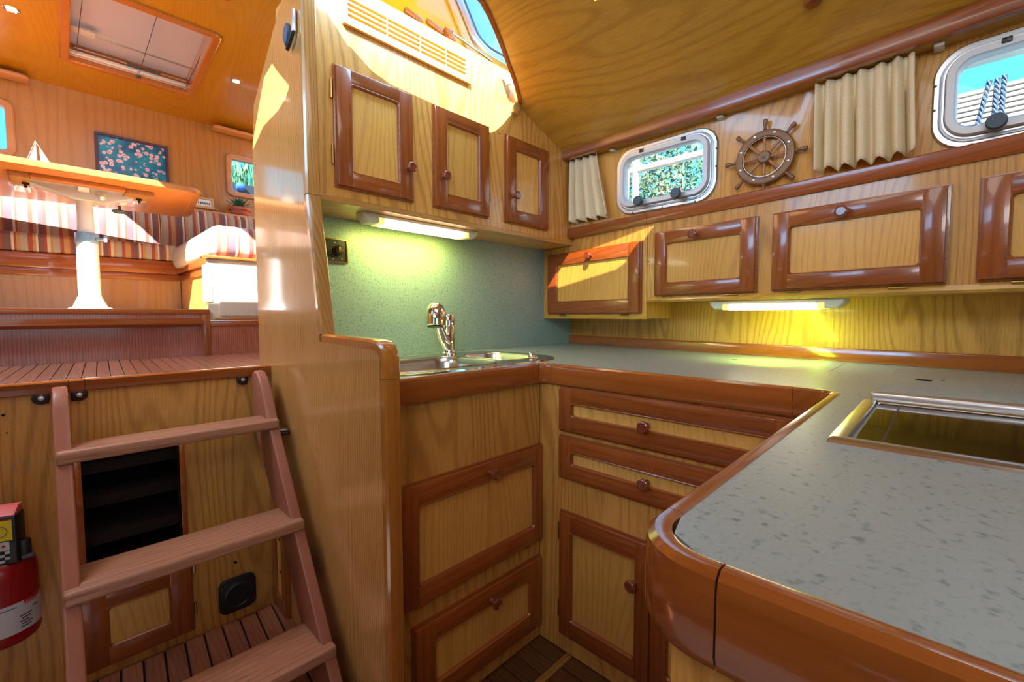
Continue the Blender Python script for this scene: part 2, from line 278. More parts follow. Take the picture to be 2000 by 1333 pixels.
# ------------------------------------------------------------------ mesh helpers
X, Y, Z = Vector((1, 0, 0)), Vector((0, 1, 0)), Vector((0, 0, 1))
class Fr:
    def __init__(s, o, u, v, n): s.o, s.u, s.v, s.n = Vector(o), Vector(u), Vector(v), Vector(n)
    def __call__(s, a, b, c=0): return s.o+s.u*a+s.v*b+s.n*c
def rr(w, h, r, seg=5):
    r = max(min(r, w/2-1e-5, h/2-1e-5), 1e-5); out = []
    for cx, cy_, a0 in ((w/2-r, h/2-r, 0), (-w/2+r, h/2-r, 90), (-w/2+r, -h/2+r, 180), (w/2-r, -h/2+r, 270)):
        for i in range(seg+1):
            a = math.radians(a0+90*i/seg); out.append((cx+r*math.cos(a), cy_+r*math.sin(a)))
    return out
class MB:
    def __init__(s): s.bm = bmesh.new()
    def loft(s, rings, close=False, cap0=False, cap1=False, cyc=True):
        bm = s.bm; R = [[bm.verts.new(p) for p in r] for r in rings]
        k = len(R); n = len(R[0])
        for i in range(k if close else k-1):
            a, b = R[i], R[(i+1) % k]
            for j in range(n if cyc else n-1):
                j2 = (j+1) % n
                try: bm.faces.new((a[j], a[j2], b[j2], b[j]))
                except ValueError: pass
        if cap0: bm.faces.new(list(reversed(R[0])))
        if cap1: bm.faces.new(R[-1])
        return s
    def box(s, x0, x1, y0, y1, z0, z1, bev=0, seg=2, fr=None):
        fr = fr or Fr((0, 0, 0), X, Y, Z)
        vs = [s.bm.verts.new(fr(a, b, c)) for a in (x0, x1) for b in (y0, y1) for c in (z0, z1)]
        fs = []
        for idx in ((0, 1, 3, 2), (4, 6, 7, 5), (0, 4, 5, 1), (2, 3, 7, 6), (0, 2, 6, 4), (1, 5, 7, 3)):
            fs.append(s.bm.faces.new([vs[i] for i in idx]))
        if bev > 0:
            bev = min(bev, abs(x1-x0)*.45, abs(y1-y0)*.45, abs(z1-z0)*.45)
            es = list({e for f in fs for e in f.edges})
            bmesh.ops.bevel(s.bm, geom=es, offset=bev, segments=seg, affect='EDGES', profile=.5)
        return s
    def prism(s, pts, fr, n0, n1, bev=0, seg=2):
        a = [s.bm.verts.new(fr(p[0], p[1], n0)) for p in pts]; b = [s.bm.verts.new(fr(p[0], p[1], n1)) for p in pts]
        fs = [s.bm.faces.new(list(reversed(a))), s.bm.faces.new(b)]
        k = len(pts)
        for i in range(k):
            fs.append(s.bm.faces.new((a[i], a[(i+1) % k], b[(i+1) % k], b[i])))
        if bev > 0:
            es = list({e for f in fs[:2] for e in f.edges})
            bmesh.ops.bevel(s.bm, geom=es, offset=bev, segments=seg, affect='EDGES', profile=.5)
        return s
    def lathe(s, prof, o, axis, seg=20, sx=1):
        o = Vector(o); n = Vector(axis).normalized(); u = n.orthogonal().normalized(); v = n.cross(u)
        rings = [[o+n*h+(u*math.cos(2*math.pi*j/seg)+v*math.sin(2*math.pi*j/seg))*max(r, 1e-5) for j in range(seg)] for r, h in prof]
        return s.loft(rings, cap0=True, cap1=True)
    def tube(s, pts, r, seg=10, closed=False, caps=True):
        pts = [Vector(p) for p in pts]; rings = []; n = len(pts); prev = None
        for i, p in enumerate(pts):
            a = pts[(i-1) % n] if (closed or i > 0) else p; b = pts[(i+1) % n] if (closed or i < n-1) else p
            t = (b-a).normalized()
            if prev is None: u = t.orthogonal().normalized()
            else: u = (prev-t*prev.dot(t)).normalized()
            prev = u; v = t.cross(u); rad = r[i] if isinstance(r, (list, tuple)) else r
            rings.append([p+(u*math.cos(2*math.pi*j/seg)+v*math.sin(2*math.pi*j/seg))*rad for j in range(seg)])
        return s.loft(rings, close=closed, cap0=caps and not closed, cap1=caps and not closed)
    def sweep(s, path, prof, bi, closed=False, caps=True):
        """profile points (a,b): a along the in-plane normal, b along the fixed direction bi; mitred corners"""
        path = [Vector(p) for p in path]; bi = Vector(bi).normalized(); n = len(path); rings = []
        for i, p in enumerate(path):
            d1 = (p-path[i-1]).normalized() if (i > 0 or closed) else None
            d2 = (path[(i+1) % n]-p).normalized() if (i < n-1 or closed) else None
            d1 = d1 or d2; d2 = d2 or d1
            n1 = bi.cross(d1).normalized(); n2 = bi.cross(d2).normalized(); nn = n1+n2
            nn = nn/(nn.length_squared/2) if nn.length_squared > .2 else n1
            rings.append([p+nn*a+bi*b for a, b in prof])
        return s.loft(rings, close=closed, cap0=caps and not closed, cap1=caps and not closed)
    def rrloft(s, fr, rings, close=False, cap0=False, cap1=False, seg=5):
        R = []
        for cu, cv, w_, h_, r_, n_ in rings: R.append([fr(cu+a, cv+b, n_) for a, b in rr(w_, h_, r_, seg)])
        return s.loft(R, close, cap0, cap1)
    def tri(s, *pts):
        s.bm.faces.new([s.bm.verts.new(p) for p in pts]); return s
    def sheet(s, outer, holes, fn, grid=None, thick=None):
        """flat region with holes, triangulated, every (a,b) mapped by fn; thick = vector of thickness"""
        P = []; E = []
        def addloop(lp):
            b0 = len(P); P.extend(Vector(q) for q in lp); k = len(lp); E.extend((b0+i, b0+(i+1) % k) for i in range(k))
        addloop(outer); [addloop(h) for h in holes]
        def inside(q, lp):
            c = False; k = len(lp)
            for i in range(k):
                x1, y1 = lp[i]; x2, y2 = lp[(i+1) % k]
                if (y1 > q[1]) != (y2 > q[1]) and q[0] < (x2-x1)*(q[1]-y1)/(y2-y1)+x1: c = not c
            return c
        for g in (grid or []):
            if inside(g, outer) and not any(inside(g, h) for h in holes): P.append(Vector(g))
        vo, eo, fo, *_ = delaunay_2d_cdt(P, E, [], 0, 1e-5)
        keep = []
        for f in fo:
            c = sum((vo[i] for i in f), Vector((0, 0)))/len(f)
            if inside(c, outer) and not any(inside(c, h) for h in holes): keep.append(f)
        bm = s.bm; V = [bm.verts.new(fn(*q)) for q in vo]; fs = [bm.faces.new([V[i] for i in f]) for f in keep]
        bmesh.ops.delete(bm, geom=[v for v in V if not v.link_faces], context='VERTS')
        if thick is not None:
            r_ = bmesh.ops.extrude_face_region(bm, geom=fs)
            bmesh.ops.translate(bm, vec=Vector(thick), verts=[g for g in r_['geom'] if isinstance(g, bmesh.types.BMVert)])
        return s

WP = {}
def add(name, mb, material, parent=None, smooth=38, kind=None, label=None, cat=None, group=None):
    me = bpy.data.meshes.new(name); bm = mb.bm
    bmesh.ops.recalc_face_normals(bm, faces=bm.faces)
    off = WP.get(parent.name, Vector((0, 0, 0))) if parent else Vector((0, 0, 0))
    if off.length > 0: bmesh.ops.translate(bm, vec=-off, verts=bm.verts)
    bm.to_mesh(me); bm.free()
    if smooth:
        me.polygons.foreach_set('use_smooth', [True]*len(me.polygons)); me.set_sharp_from_angle(angle=math.radians(smooth))
    me.materials.append(M[material] if isinstance(material, str) else material)
    o = bpy.data.objects.new(name, me); C.objects.link(o)
    if parent: o.parent = parent; WP[o.name] = off
    tag(o, kind, label, cat, group)
    return o
def tag(o, kind=None, label=None, cat=None, group=None):
    if kind: o['kind'] = kind
    if label: o['label'] = label
    if cat: o['category'] = cat
    if group: o['group'] = group
    return o
def thing(name, loc, label, cat, group=None, kind=None):
    o = bpy.data.objects.new(name, None); C.objects.link(o); o.location = loc; o.empty_display_size = .1
    WP[o.name] = Vector(loc); return tag(o, kind, label, cat, group)
def copy_tree(o, parent=None, delta=None):
    c = o.copy(); C.objects.link(c)
    if parent: c.parent = parent
    if delta is not None: c.location = o.location+Vector(delta)
    for ch in o.children: copy_tree(ch, c)
    return c
KNOB = [(.0075, 0), (.0075, .004), (.006, .010), (.010, .014), (.0135, .018), (.0135, .023), (.0115, .025), (.0095, .0255), (.009, .0245), (.001, .0245)]
def knob(parent, p, n, s=1.32, m='knob', name='knob'):
    return add(name, MB().lathe([(r*s, h*s) for r, h in KNOB], p, n, 20), m, parent)
def hinge(parent, a, b, r=.0038):
    return add('hinge', MB().tube([a, Vector(a).lerp(Vector(b), .5), b], r, 8), 'brass', parent)

def framed(parent, name, fr, w, h, rail=(.048, .048), stile=(.048, .048), kn=None, hg=(), axis='y', t=.02, label=None, mats=None):
    """a framed door or drawer front: veneered field, two stiles, two rails, routed inner bead, knob, hinges"""
    hor = 'cherry_y' if axis == 'y' else 'cherry_x'
    s0, s1 = stile; r0_, r1_ = rail          # left,right stile; bottom,top rail
    d = add(name, MB().box(s0-.012, w-s1+.012, r0_-.012, h-r1_+.012, 0, .0085, 0, fr=fr), 'ash_panel', parent, label=label)
    # raised lip that the frame sits on
    lip = MB(); L = .0055
    lip.rrloft(fr, [(w/2, h/2, w+2*L, h+2*L, .003, .0), (w/2, h/2, w+2*L, h+2*L, .003, .008), (w/2, h/2, w-.006, h-.006, .003, .010), (w/2, h/2, w-.03, h-.03, .003, .010), (w/2, h/2, w-.03, h-.03, .003, .0)], close=True, seg=2)
    add('lip', lip, hor, d)
    add('stile', MB().box(0, s0, 0, h, .006, t, .0025, fr=fr), 'cherry_v', d)
    add('stile', MB().box(w-s1, w, 0, h, .006, t, .0025, fr=fr), 'cherry_v', d)
    add('rail', MB().box(s0-.001, w-s1+.001, 0, r0_, .006, t-.0005, .0025, fr=fr), hor, d)
    add('rail', MB().box(s0-.001, w-s1+.001, h-r1_, h, .006, t-.0005, .0025, fr=fr), hor, d)
    iw, ih = w-s0-s1, h-r0_-r1_; cu, cv = s0+iw/2, r0_+ih/2
    bead = MB().rrloft(fr, [(cu, cv, iw+.006, ih+.006, .002, .008), (cu, cv, iw+.006, ih+.006, .002, t-.002), (cu, cv, iw-.001, ih-.001, .008, t+.0005), (cu, cv, iw-.004, ih-.004, .009, t-.002), (cu, cv, iw-.009, ih-.009, .010, .0115), (cu, cv, iw-.009, ih-.009, .010, .008)], close=True, seg=5)
    add('bead', bead, hor, d)
    if kn: knob(d, fr(kn[0], kn[1], t-.001), fr.n)
    def out(p):
        return ((-.0105 if p[0] < 0 else w+.0105 if p[0] > w else p[0]), (-.0105 if p[1] < 0 else p[1]))
    for a, b in hg: hinge(d, fr(*out(a), .005), fr(*out(b), .005), .0045)
    return d

# ------------------------------------------------------------------ curves of the hull side
def Mo(y): return 1.705+.165*y-.035*y*y          # shelf moulding front
def Be(y): return 1.775+.09*y-.04*y*y            # beam front
def Wa(y): return 1.872+.05*y-.022*y*y           # window wall
def Tr(y): return 1.945+.142*y+.004*y*y          # worktop upstand
def zc(x): d = max(1.81-x, -.2); return .838+.42*d-.17*d*d if x > .575 else 1.0972

# ------------------------------------------------------------------ structure: floors
g = MB().box(-1.7, 2.0, -1.8, 1.9, -1.25, -1.202)
fl = add('floor', g, 'caulk', kind='structure')
for i in range(12):
    x1 = 1.205-i*.068
    for (ya, yb) in ((.91, 1.06), (-.2, .88)):
        add('plank', MB().box(x1-.064, x1, ya, yb, -1.205, -1.19, .001, 1), 'teak_dark', fl)
add('strip', MB().box(.57, 1.205, .882, .908, -1.204, -1.19, .001, 1), 'teak_light', fl)
g = MB().box(-1.7, .528, .2, 1.745, -1.19, -1.075)
fl2 = add('floor', g, 'caulk', kind='structure')
ca, sa = math.cos(math.radians(-4)), math.sin(math.radians(-4))
for i in range(14):
    x0 = -.2+i*.0522
    fr = Fr((x0+.03, 1.742, -1.065), (1, 0, 0), (-sa*0-.0, 1, 0), Z)
    fr.v = Vector((.075, 1, 0)).normalized()
    if x0+.05 < .53: add('plank', MB().box(0, .0472, -.75, -.002, -.012, 0, .001, 1, fr=fr), 'teak_floor', fl2)

# saloon deck step (platform), its nosing, the wall below it
pl = add('deck_step', MB().box(-1.7, 1.3, 1.76, 2.40, -.23, -.188), 'caulk_blue', kind='structure')
for i in range(46):
    x0 = -.66+i*.0318
    fr = Fr((x0, 1.757, -.178), (1, 0, 0), Vector((.05, 1, 0)).normalized(), Z)
    add('plank', MB().box(0, .0292, 0, .635, -.012, 0, .0008, 1, fr=fr), 'teak_floor', pl)
ns = [(0, 0), (.001, -.004), (.001, -.026), (.004, -.03), (.03, -.03), (.03, 0.004), (.006, .004)]
tr = MB()
tr.sweep([(-1.7, 1.729, -.181), (.012, 1.729, -.181)], [(a, b) for a, b in ns], Z)
add('trim_3', tr, 'varnish_x', kind='structure')
add('trim_3', MB().sweep([(.013, 1.729, -.181), (.045, 1.729, -.181)], ns, Z), 'cherry_v', kind='structure')
add('trim_3', MB().sweep([(.046, 1.729, -.181), (.486, 1.729, -.181)], ns, Z), 'varnish_x', kind='structure')
add('trim_3', MB().sweep([(.487, 1.729, -.181), (.53, 1.729, -.181)], ns, Z), 'varnish_x', kind='structure')

def lw(u, v): return Vector((u, 1.745, v))
hole = [(.028, -.77), (.253, -.77), (.253, -.385), (.028, -.385)]
lower = add('wall_rear', MB().sheet([(-1.7, -1.1), (.53, -1.1), (.53, -.2), (-1.7, -.2)], [hole], lw, thick=(0, .02, 0)), 'ash', kind='structure', smooth=0)
add('frame_board', MB().box(.004, .028, 1.738, 1.80, -.775, -.378, .002), 'varnish', lower)
add('frame_board', MB().box(.253, .268, 1.738, 1.80, -.775, -.378, .002), 'varnish', lower)
for q in ((-.11, -.257, .004), (-.106, -.305, .002), (.398, -.863, .005)):
    add('hole', MB().lathe([(q[2], 0), (q[2], .001)], (q[0], 1.7445, q[1]), (0, -1, 0), 10), 'dark_void', lower)
stair = thing('carpeted_inner_step', (.14, 2.0, -1.0), 'dark carpeted steps inside the opening behind the ladder', 'steps')
add('side', MB().box(.0, .012, 1.77, 2.35, -1.05, -.25), 'dark_void', stair)
add('side', MB().box(.262, .275, 1.77, 2.35, -1.05, -.25), 'dark_void', stair)
add('back', MB().box(.0, .275, 2.35, 2.37, -1.05, -.25), 'dark_void', stair)
for k in range(4):
    z0 = -.47-.11*k
    add('tread', MB().prism([(1.80+.02*(k % 2), z0), (1.80+.02*(k % 2), z0+.035), (2.1, z0+.075), (2.1, z0+.04)], Fr((0, 0, 0), Y, Z, X), .014, .26, .004), 'carpet', stair)

# saloon riser and floor
rs = add('wall_riser', MB().box(-1.7, .4825, 2.385, 2.41, -.19, .028), 'mahogany', kind='structure')
add('wall_riser', MB().box(.483, 1.3, 2.385, 2.41, -.19, -.022), 'mahogany', kind='structure')
add('trim_4', MB().box(-1.7, .4785, 2.380, 2.43, .008, .030, .003), 'cherry_x', kind='structure')
add('trim_4', MB().box(.455, .480, 2.3805, 2.386, -.178, .007, .001), 'cherry_v', kind='structure')
add('trim_4', MB().box(.482, 1.3, 2.3805, 2.386, -.045, -.021, .001), 'cherry_x', kind='structure')
add('trim_5', MB().prism([(2.335, -.010), (2.335, -.034), (2.352, -.046), (2.386, -.046), (2.386, -.010)], Fr((0, 0, 0), Y, Z, X), -1.7, .444, .003), 'cherry_x', kind='structure')
add('floor', MB().box(-2.4, 1.9, 2.43, 4.1, -.02, .024), 'salon_ceiling', kind='structure')

# far saloon wall with two window holes
def rrp(x0, x1, z0, z1, r, seg=5): return [((x0+x1)/2+a, (z0+z1)/2+b) for a, b in rr(x1-x0, z1-z0, r, seg)]
bw = add('wall_back', MB().sheet([(-2.5, -.02), (2.0, -.02), (2.0, 1.6), (-2.5, 1.6)], [rrp(.985, 1.34, .965, 1.222, .03), rrp(-.62, -.165, .975, 1.235, .03)], lambda u, v: Vector((u, 4.0, v)), thick=(0, .04, 0)), 'salon', kind='structure', smooth=0)
def wood_window(n, x0, x1, z0, z1):
    fr = Fr((0, 4.0, 0), X, Z, -Y); cu, cv = (x0+x1)/2, (z0+z1)/2; w_, h_ = x1-x0, z1-z0
    r_ = add('window_%d' % n, MB().rrloft(fr, [(cu, cv, w_+.07, h_+.07, .045, -.002), (cu, cv, w_+.07, h_+.07, .045, .014), (cu, cv, w_+.058, h_+.058, .04, .02), (cu, cv, w_+.004, h_+.004, .024, .02), (cu, cv, w_-.004, h_-.004, .02, .014), (cu, cv, w_-.004, h_-.004, .02, -.05), (cu, cv, w_+.02, h_+.02, .02, -.05)], close=True), 'pad', kind='structure')
    add('pane', MB().rrloft(fr, [(cu, cv, w_, h_, .02, -.03), (cu, cv, w_, h_, .02, -.035)], cap0=True, cap1=True), 'glass', r_)
wood_window(3, .985, 1.34, .965, 1.222)
wood_window(4, -.62, -.165, .975, 1.235)
add('wall_port', MB().box(-2.5, -2.45, 1.745, 4.05, -.2, 1.75), 'salon', kind='structure', smooth=0)
add('wall_starboard', MB().box(1.95, 2.0, 2.4, 4.05, -.2, 1.75), 'salon', kind='structure', smooth=0)

# saloon ceiling with the skylight, an added sun opening out of view, and an edge extended for shade
def zs(y): return 1.43+.086*(4-y)
sky_h = [(.105, 2.905), (.655, 2.905), (.655, 3.60), (.105, 3.60)]
hatch = [(-1.6, 1.035), (-.52, 1.035), (-.52, 3.1), (-1.6, 3.1)]  # unseen opening shaped to let sun onto the settee and locker
sceil = add('ceiling', MB().sheet([(-2.5, 1.0), (1.5, 1.0), (1.5, 1.64), (1.28, 1.64), (1.28, 4.05), (-2.5, 4.05)], [sky_h, hatch], lambda u, v: Vector((u, v, zs(v))), thick=(0, 0, .03)), 'salon_ceiling', kind='structure', smooth=0)  # near edge drawn forward to keep the wheelhouse wall in shade
sl = math.atan(.086); VD = Vector((0, math.cos(sl), -math.sin(sl))); ND = Vector((0, -math.sin(sl), -math.cos(sl)))
fs = Fr((.38, 3.2525, zs(3.2525)), X, VD, ND)
sk = add('window_5', MB().rrloft(fs, [(0, 0, .625, .775, .035, 0), (0, 0, .625, .775, .035, .012), (0, 0, .612, .762, .03, .018), (0, 0, .556, .706, .012, .018), (0, 0, .545, .695, .01, .012), (0, 0, .545, .695, .01, -.10), (0, 0, .57, .72, .01, -.10)], close=True), 'amber', kind='structure')
add('acrylic_pane', MB().rrloft(fs, [(0, 0, .56, .70, .01, -.085), (0, 0, .56, .70, .01, -.092)], cap0=True, cap1=True), 'skyglass', sk)
add('blind_rail', MB().box(-.272, .272, .306, .325, -.03, -.012, .004, fr=fs), 'white', sk)
add('blind_rail', MB().box(-.272, .272, .335, .346, -.03, -.012, .003, fr=fs), 'alu_w', sk)
add('blind_rail', MB().box(-.272, .272, .19, .20, -.084, -.078, .002, fr=fs), 'alu', sk)
add('strut', MB().tube([fs(-.03, .285, -.03), fs(.13, .285, -.03)], .007, 8), 'knobblue', sk)
add('strut', MB().tube([fs(-.25, .285, -.032), fs(.26, .285, -.032)], .004, 8), 'chrome', sk)
add('catch', MB().box(-.27, -.17, .10, .16, -.06, -.045, .004, fr=fs), 'alu_w', sk)
for u_ in (-.245, .03, .262):
    add('cord', MB().tube([fs(u_+.02, -.34, -.05), fs(u_, .315, -.012)], .0016, 6), 'purple', sk)
add('pull', MB().lathe([(.011, 0), (.012, .003), (.011, .006)], fs(.03, .335, -.004), ND, 14), 'knobblue', sk)
def spot(x_, y_):
    o = thing('ceiling_spot', (x_, y_, zs(y_)), 'x', 'spotlight', 'recessed ceiling spots')
    add('bezel', MB().lathe([(.030, -.001), (.030, .004), (.026, .006), (.021, .004), (.021, -.001)], (x_, y_, zs(y_)), ND, 24), 'chrome', o)
    add('lens', MB().lathe([(.0195, 0), (.0195, .003), (.012, .0045)], (x_, y_, zs(y_)), ND, 20), 'spot', o)
    return o
o = spot(-.093, 3.296); o['label'] = 'lit round chrome ceiling spot left of the skylight'
o = spot(.855, 3.277); o['label'] = 'lit round chrome ceiling spot right of the skylight'
def gpad(x0, x1, lab):
    o = thing('grab_rail', ((x0+x1)/2, 3.93, 1.41), lab, 'grab rail', 'pale grab rails under the saloon ceiling')
    mb = MB(); pts = rr(x1-x0, .10, .03, 4)
    mb.prism(pts, Fr(((x0+x1)/2, 3.93, 1.385), X, Y, Z), 0, .022, .006)
    add('rail', mb, 'pad', o)
gpad(-.5, -.06, 'pale wooden pad at ceiling edge above the left saloon window')
gpad(.86, 1.3, 'pale wooden pad at ceiling edge above the right saloon window')
def turn(x_, y_):
    add('ceiling_button', MB().lathe([(.018, 0), (.018, .01), (.012, .014)], (x_, y_, zs(y_)), ND, 14), 'cherry_y', None, label='small dark wooden button on the saloon ceiling near the top edge', cat='ceiling button')
turn(.64, 2.56)

# ------------------------------------------------------------------ galley walls
wl = add('wall_left', MB().box(.572, 2.3, 1.650, 1.70, -1.19, 1.06), 'ash', kind='structure')
for x0, x1 in ((.572, 1.3565), (1.3575, 2.29)):
    add('panel', MB().box(x0, x1, 1.643, 1.6495, -.17, .38, .0005, 1), 'splash', wl)
# hull side, lower and upper
ys = [-1.8+.1*i for i in range(36)]
lowr = add('wall_right', MB().sheet([(-1.8, -1.19), (1.7, -1.19), (1.7, .42), (-1.8, .42)], [], lambda u, v: Vector((Tr(u)+.018, u, v)), grid=[(y_, z_) for y_ in ys for z_ in (-.8, -.3, .1)], thick=(.03, 0, 0)), 'ash', kind='structure')
W1 = (.729, 1.092, .522, .722); W2 = (-.38, -.002, .535, .728)   # y0,y1,z0,z1 of the glass
holes = [rrp(W1[0]-.02, W1[1]+.02, W1[2]-.02, W1[3]+.02, .06), rrp(W2[0]-.02, W2[1]+.02, W2[2]-.02, W2[3]+.02, .06)]
upr = add('wall_right', MB().sheet([(-1.8, .40), (1.46, .40), (1.46, .86), (-1.8, .86)], holes, lambda u, v: Vector((Wa(u), u, v)), grid=[(y_, z_) for y_ in ys for z_ in (.43, .83)], thick=(.04, 0, 0)), 'ash', kind='structure')
def strip_(name, f, y0, y1, prof, m, kind='structure', parent=None, n=14):
    pts = [(f(y0+(y1-y0)*i/n), y0+(y1-y0)*i/n, 0) for i in range(n+1)]
    return add(name, MB().loft([[Vector((p[0]+a, p[1], b)) for a, b in prof] for p in pts], cap0=True, cap1=True), m, parent, kind=kind)
mold = [(0, .408), (.003, .403), (.03, .402), (.03, .450), (.004, .450), (0, .446)]
strip_('trim_1', Mo, -1.8, .953, mold, 'cherry_y'); strip_('trim_1', Mo, .955, 1.43, mold, 'cherry_y')
strip_('shelf', lambda y: Mo(y)+.031, -1.8, 1.43, [(0, .425), (.16, .425), (.16, .444), (0, .444)], 'ash_y')
beam = [(0, .794), (.004, .788), (.026, .788), (.026, .845), (.002, .845), (0, .84)]
strip_('trim_2', Be, -1.8, 1.42, beam, 'cherry_y')
strip_('trim_2', lambda y: Be(y)+.027, -1.8, 1.42, [(0, .793), (.12, .797), (.12, .81), (0, .81)], 'ash_y')
for y_ in (1.163, .667, .04):
    x_ = Be(y_)+.045
    add('curtain_bracket', MB().box(x_, x_+.045, y_-.012, y_+.012, .781, .7935, .003), 'plastic_w', None,
        label={1.163: 'white curtain rail clip above the left porthole window', .667: 'white curtain rail clip between left porthole and ship wheel', .04: 'white curtain rail clip right of the wide curtain'}[y_], cat='bracket', group='white clips under the ceiling beam')

# galley ceiling: vaulted, with the hatch opening over the wall cabinet
edge = [(1.489, 1.398), (1.446, 1.37), (1.36, 1.318), (1.293, 1.282), (1.225, 1.244), (1.162, 1.211), (1.10, 1.18), (1.042, 1.157), (.96, 1.15), (.80, 1.15), (.56, 1.15), (.50, 1.165), (.464, 1.21)]
outer = [(-1.7, -1.8), (1.88, -1.8), (1.88, 1.419), (1.492, 1.419)]+edge+[(.464, 1.5), (-1.7, 1.5)]  # left part out of view, extended towards the saloon to shade the riser
holeP = [(.284, 1.40), (.25, 1.33), (.167, 1.146), (.145, 1.125), (.12, 1.14), (.105, 1.20), (.099, 1.342), (.05, 1.43), (.06, 1.47), (.27, 1.47)]  # unseen opening shaped to place the sun patch on the partition
holeC = [(1.07, .37), (1.23, .37), (1.26, .40), (1.26, .85), (1.05, .85), (1.05, .40)]  # unseen opening shaped to cast the sun patch on the cupboards
grid = [(x_, y_) for x_ in [.58+.1*i for i in range(13)] for y_ in [-1.7+.25*i for i in range(13)]]
ceil = add('ceiling', MB().sheet(outer, [holeP, holeC], lambda u, v: Vector((u, v, zc(u))), grid=grid, thick=(0, 0, .03)), 'ash_y', kind='structure', smooth=25)
eb = [Vector((x_, y_, zc(x_)-.0)) for x_, y_ in [(1.492, 1.419)]+edge]
add('trim_6', MB().sweep(eb, [(-.006, -.006), (.008, -.006), (.008, .032), (-.006, .032)], Z), 'varnish', kind='structure')
add('ceiling_button', MB().lathe([(.022, 0), (.024, .008), (.016, .018)], (1.585, .31, zc(1.585)), (-.3, 0, -1), 16), 'cherry_y', None, label='dark red wooden button on the galley ceiling at top edge', cat='button')

M['sun_dim'] = glass('sun_dimming_tint', (.60, .50, .36))  # tint chosen to weaken the sun passing the unseen opening
add('sun_dimming_pane', MB().box(1.0, 1.32, .3, .9, 1.10, 1.106), 'sun_dim', ceil, smooth=0)  # unseen pane added to dim the sun patch on the cupboards
# forward cabin shell behind the camera
add('wall_forward', MB().sheet([(-1.7, -1.19), (2.0, -1.19), (2.0, 1.2), (-1.7, 1.2)], [[(-.6, -.2), (.5, -.2), (.5, .7), (-.6, .7)]], lambda u, v: Vector((u, -1.8, v)), thick=(0, -.04, 0)), 'ash', kind='structure', smooth=0)
add('wall_forward', MB().sheet([(-1.8, -1.19), (1.745, -1.19), (1.745, 1.2), (-1.8, 1.2)], [[(-1.2, .1), (-.2, .1), (-.2, .7), (-1.2, .7)]], lambda u, v: Vector((-1.7, u, v)), thick=(-.04, 0, 0)), 'ash', kind='structure', smooth=0)

# wheelhouse window frame leaning back above the cabinet
RV = Vector((0, .44, .9)).normalized(); RN = Vector((0, -.9, .44)).normalized()
frk = Fr((0, 1.53, 1.085), X, RV, RN)
hw = rrp(1.44, 2.05, .20, .72, .07, 6)
ww = add('wall_wheelhouse', MB().sheet([(.58, -.02), (2.2, -.02), (2.2, .80), (.58, .80)], [hw], lambda u, v: frk(u, v), thick=RN*-.03), 'salon_ceiling', kind='structure', smooth=0)
add('board', MB().box(1.325, 1.38, .0, .8, 0, .012, .002, fr=frk), 'salon', ww)
add('board', MB().box(.58, 2.2, 0, .055, 0, .02, .003, fr=frk), 'varnish_x', ww)
w5 = add('window_6', MB().rrloft(frk, [(1.745, .46, .72, .63, .10, 0), (1.745, .46, .72, .63, .10, .018), (1.745, .46, .70, .61, .095, .026), (1.745, .46, .67, .58, .09, .026), (1.745, .46, .655, .565, .085, .014), (1.745, .46, .64, .55, .08, .014), (1.745, .46, .63, .54, .08, .020), (1.745, .46, .60, .51, .07, .020), (1.745, .46, .595, .505, .07, -.03), (1.745, .46, .65, .55, .07, -.03)], close=True, seg=7), 'alu', kind='structure')
add('gasket', MB().rrloft(frk, [(1.745, .46, .612, .522, .075, .0205), (1.745, .46, .612, .522, .075, .024), (1.745, .46, .598, .508, .07, .024), (1.745, .46, .598, .508, .07, .0205)], close=True, seg=7), 'knobblue', w5)
add('pane', MB().rrloft(frk, [(1.745, .46, .60, .51, .07, -.005), (1.745, .46, .60, .51, .07, -.009)], cap0=True, cap1=True), 'glass', w5)
for x_, v_, lab in ((1.17, .15, 'right one of two brown wooden turn buttons above the louvred vent'), (1.06, .14, 'left one of two brown wooden turn buttons above the louvred vent')):
    add('turn_button', MB().prism(rr(.085, .035, .012, 3), Fr(frk(x_, v_, .0), (X*.95+RV*-.3).normalized(), (RV*.95+X*.3).normalized(), RN), 0, .012, .003), 'cherry_x', None, label=lab, cat='button', group='wooden turn buttons above the vent')
o = thing('hatch_stay', (1.30, 1.5, 1.13), 'thin steel stay bar below the wheelhouse window frame', 'stay')
add('rod', MB().tube([frk(1.235, .13, .03), frk(1.45, .085, .03)], .006, 8), 'steel', o)
add('foot', MB().box(1.205, 1.245, .09, .15, 0, .03, .004, fr=frk), 'cherry_v', o)
o = thing('hatch_clamp', (1.40, 1.40, 1.02), 'blue grey clamp handle at top right of the sunlit wall', 'clamp')
add('body', MB().tube([(1.395, 1.405, 1.045), (1.40, 1.392, 1.03), (1.41, 1.39, 1.0)], [.014, .018, .012], 12), 'collar', o)
add('lever', MB().tube([(1.425, 1.39, 1.03), (1.435, 1.385, 1.0), (1.43, 1.385, .985)], [.010, .012, .006], 10), 'white', o)

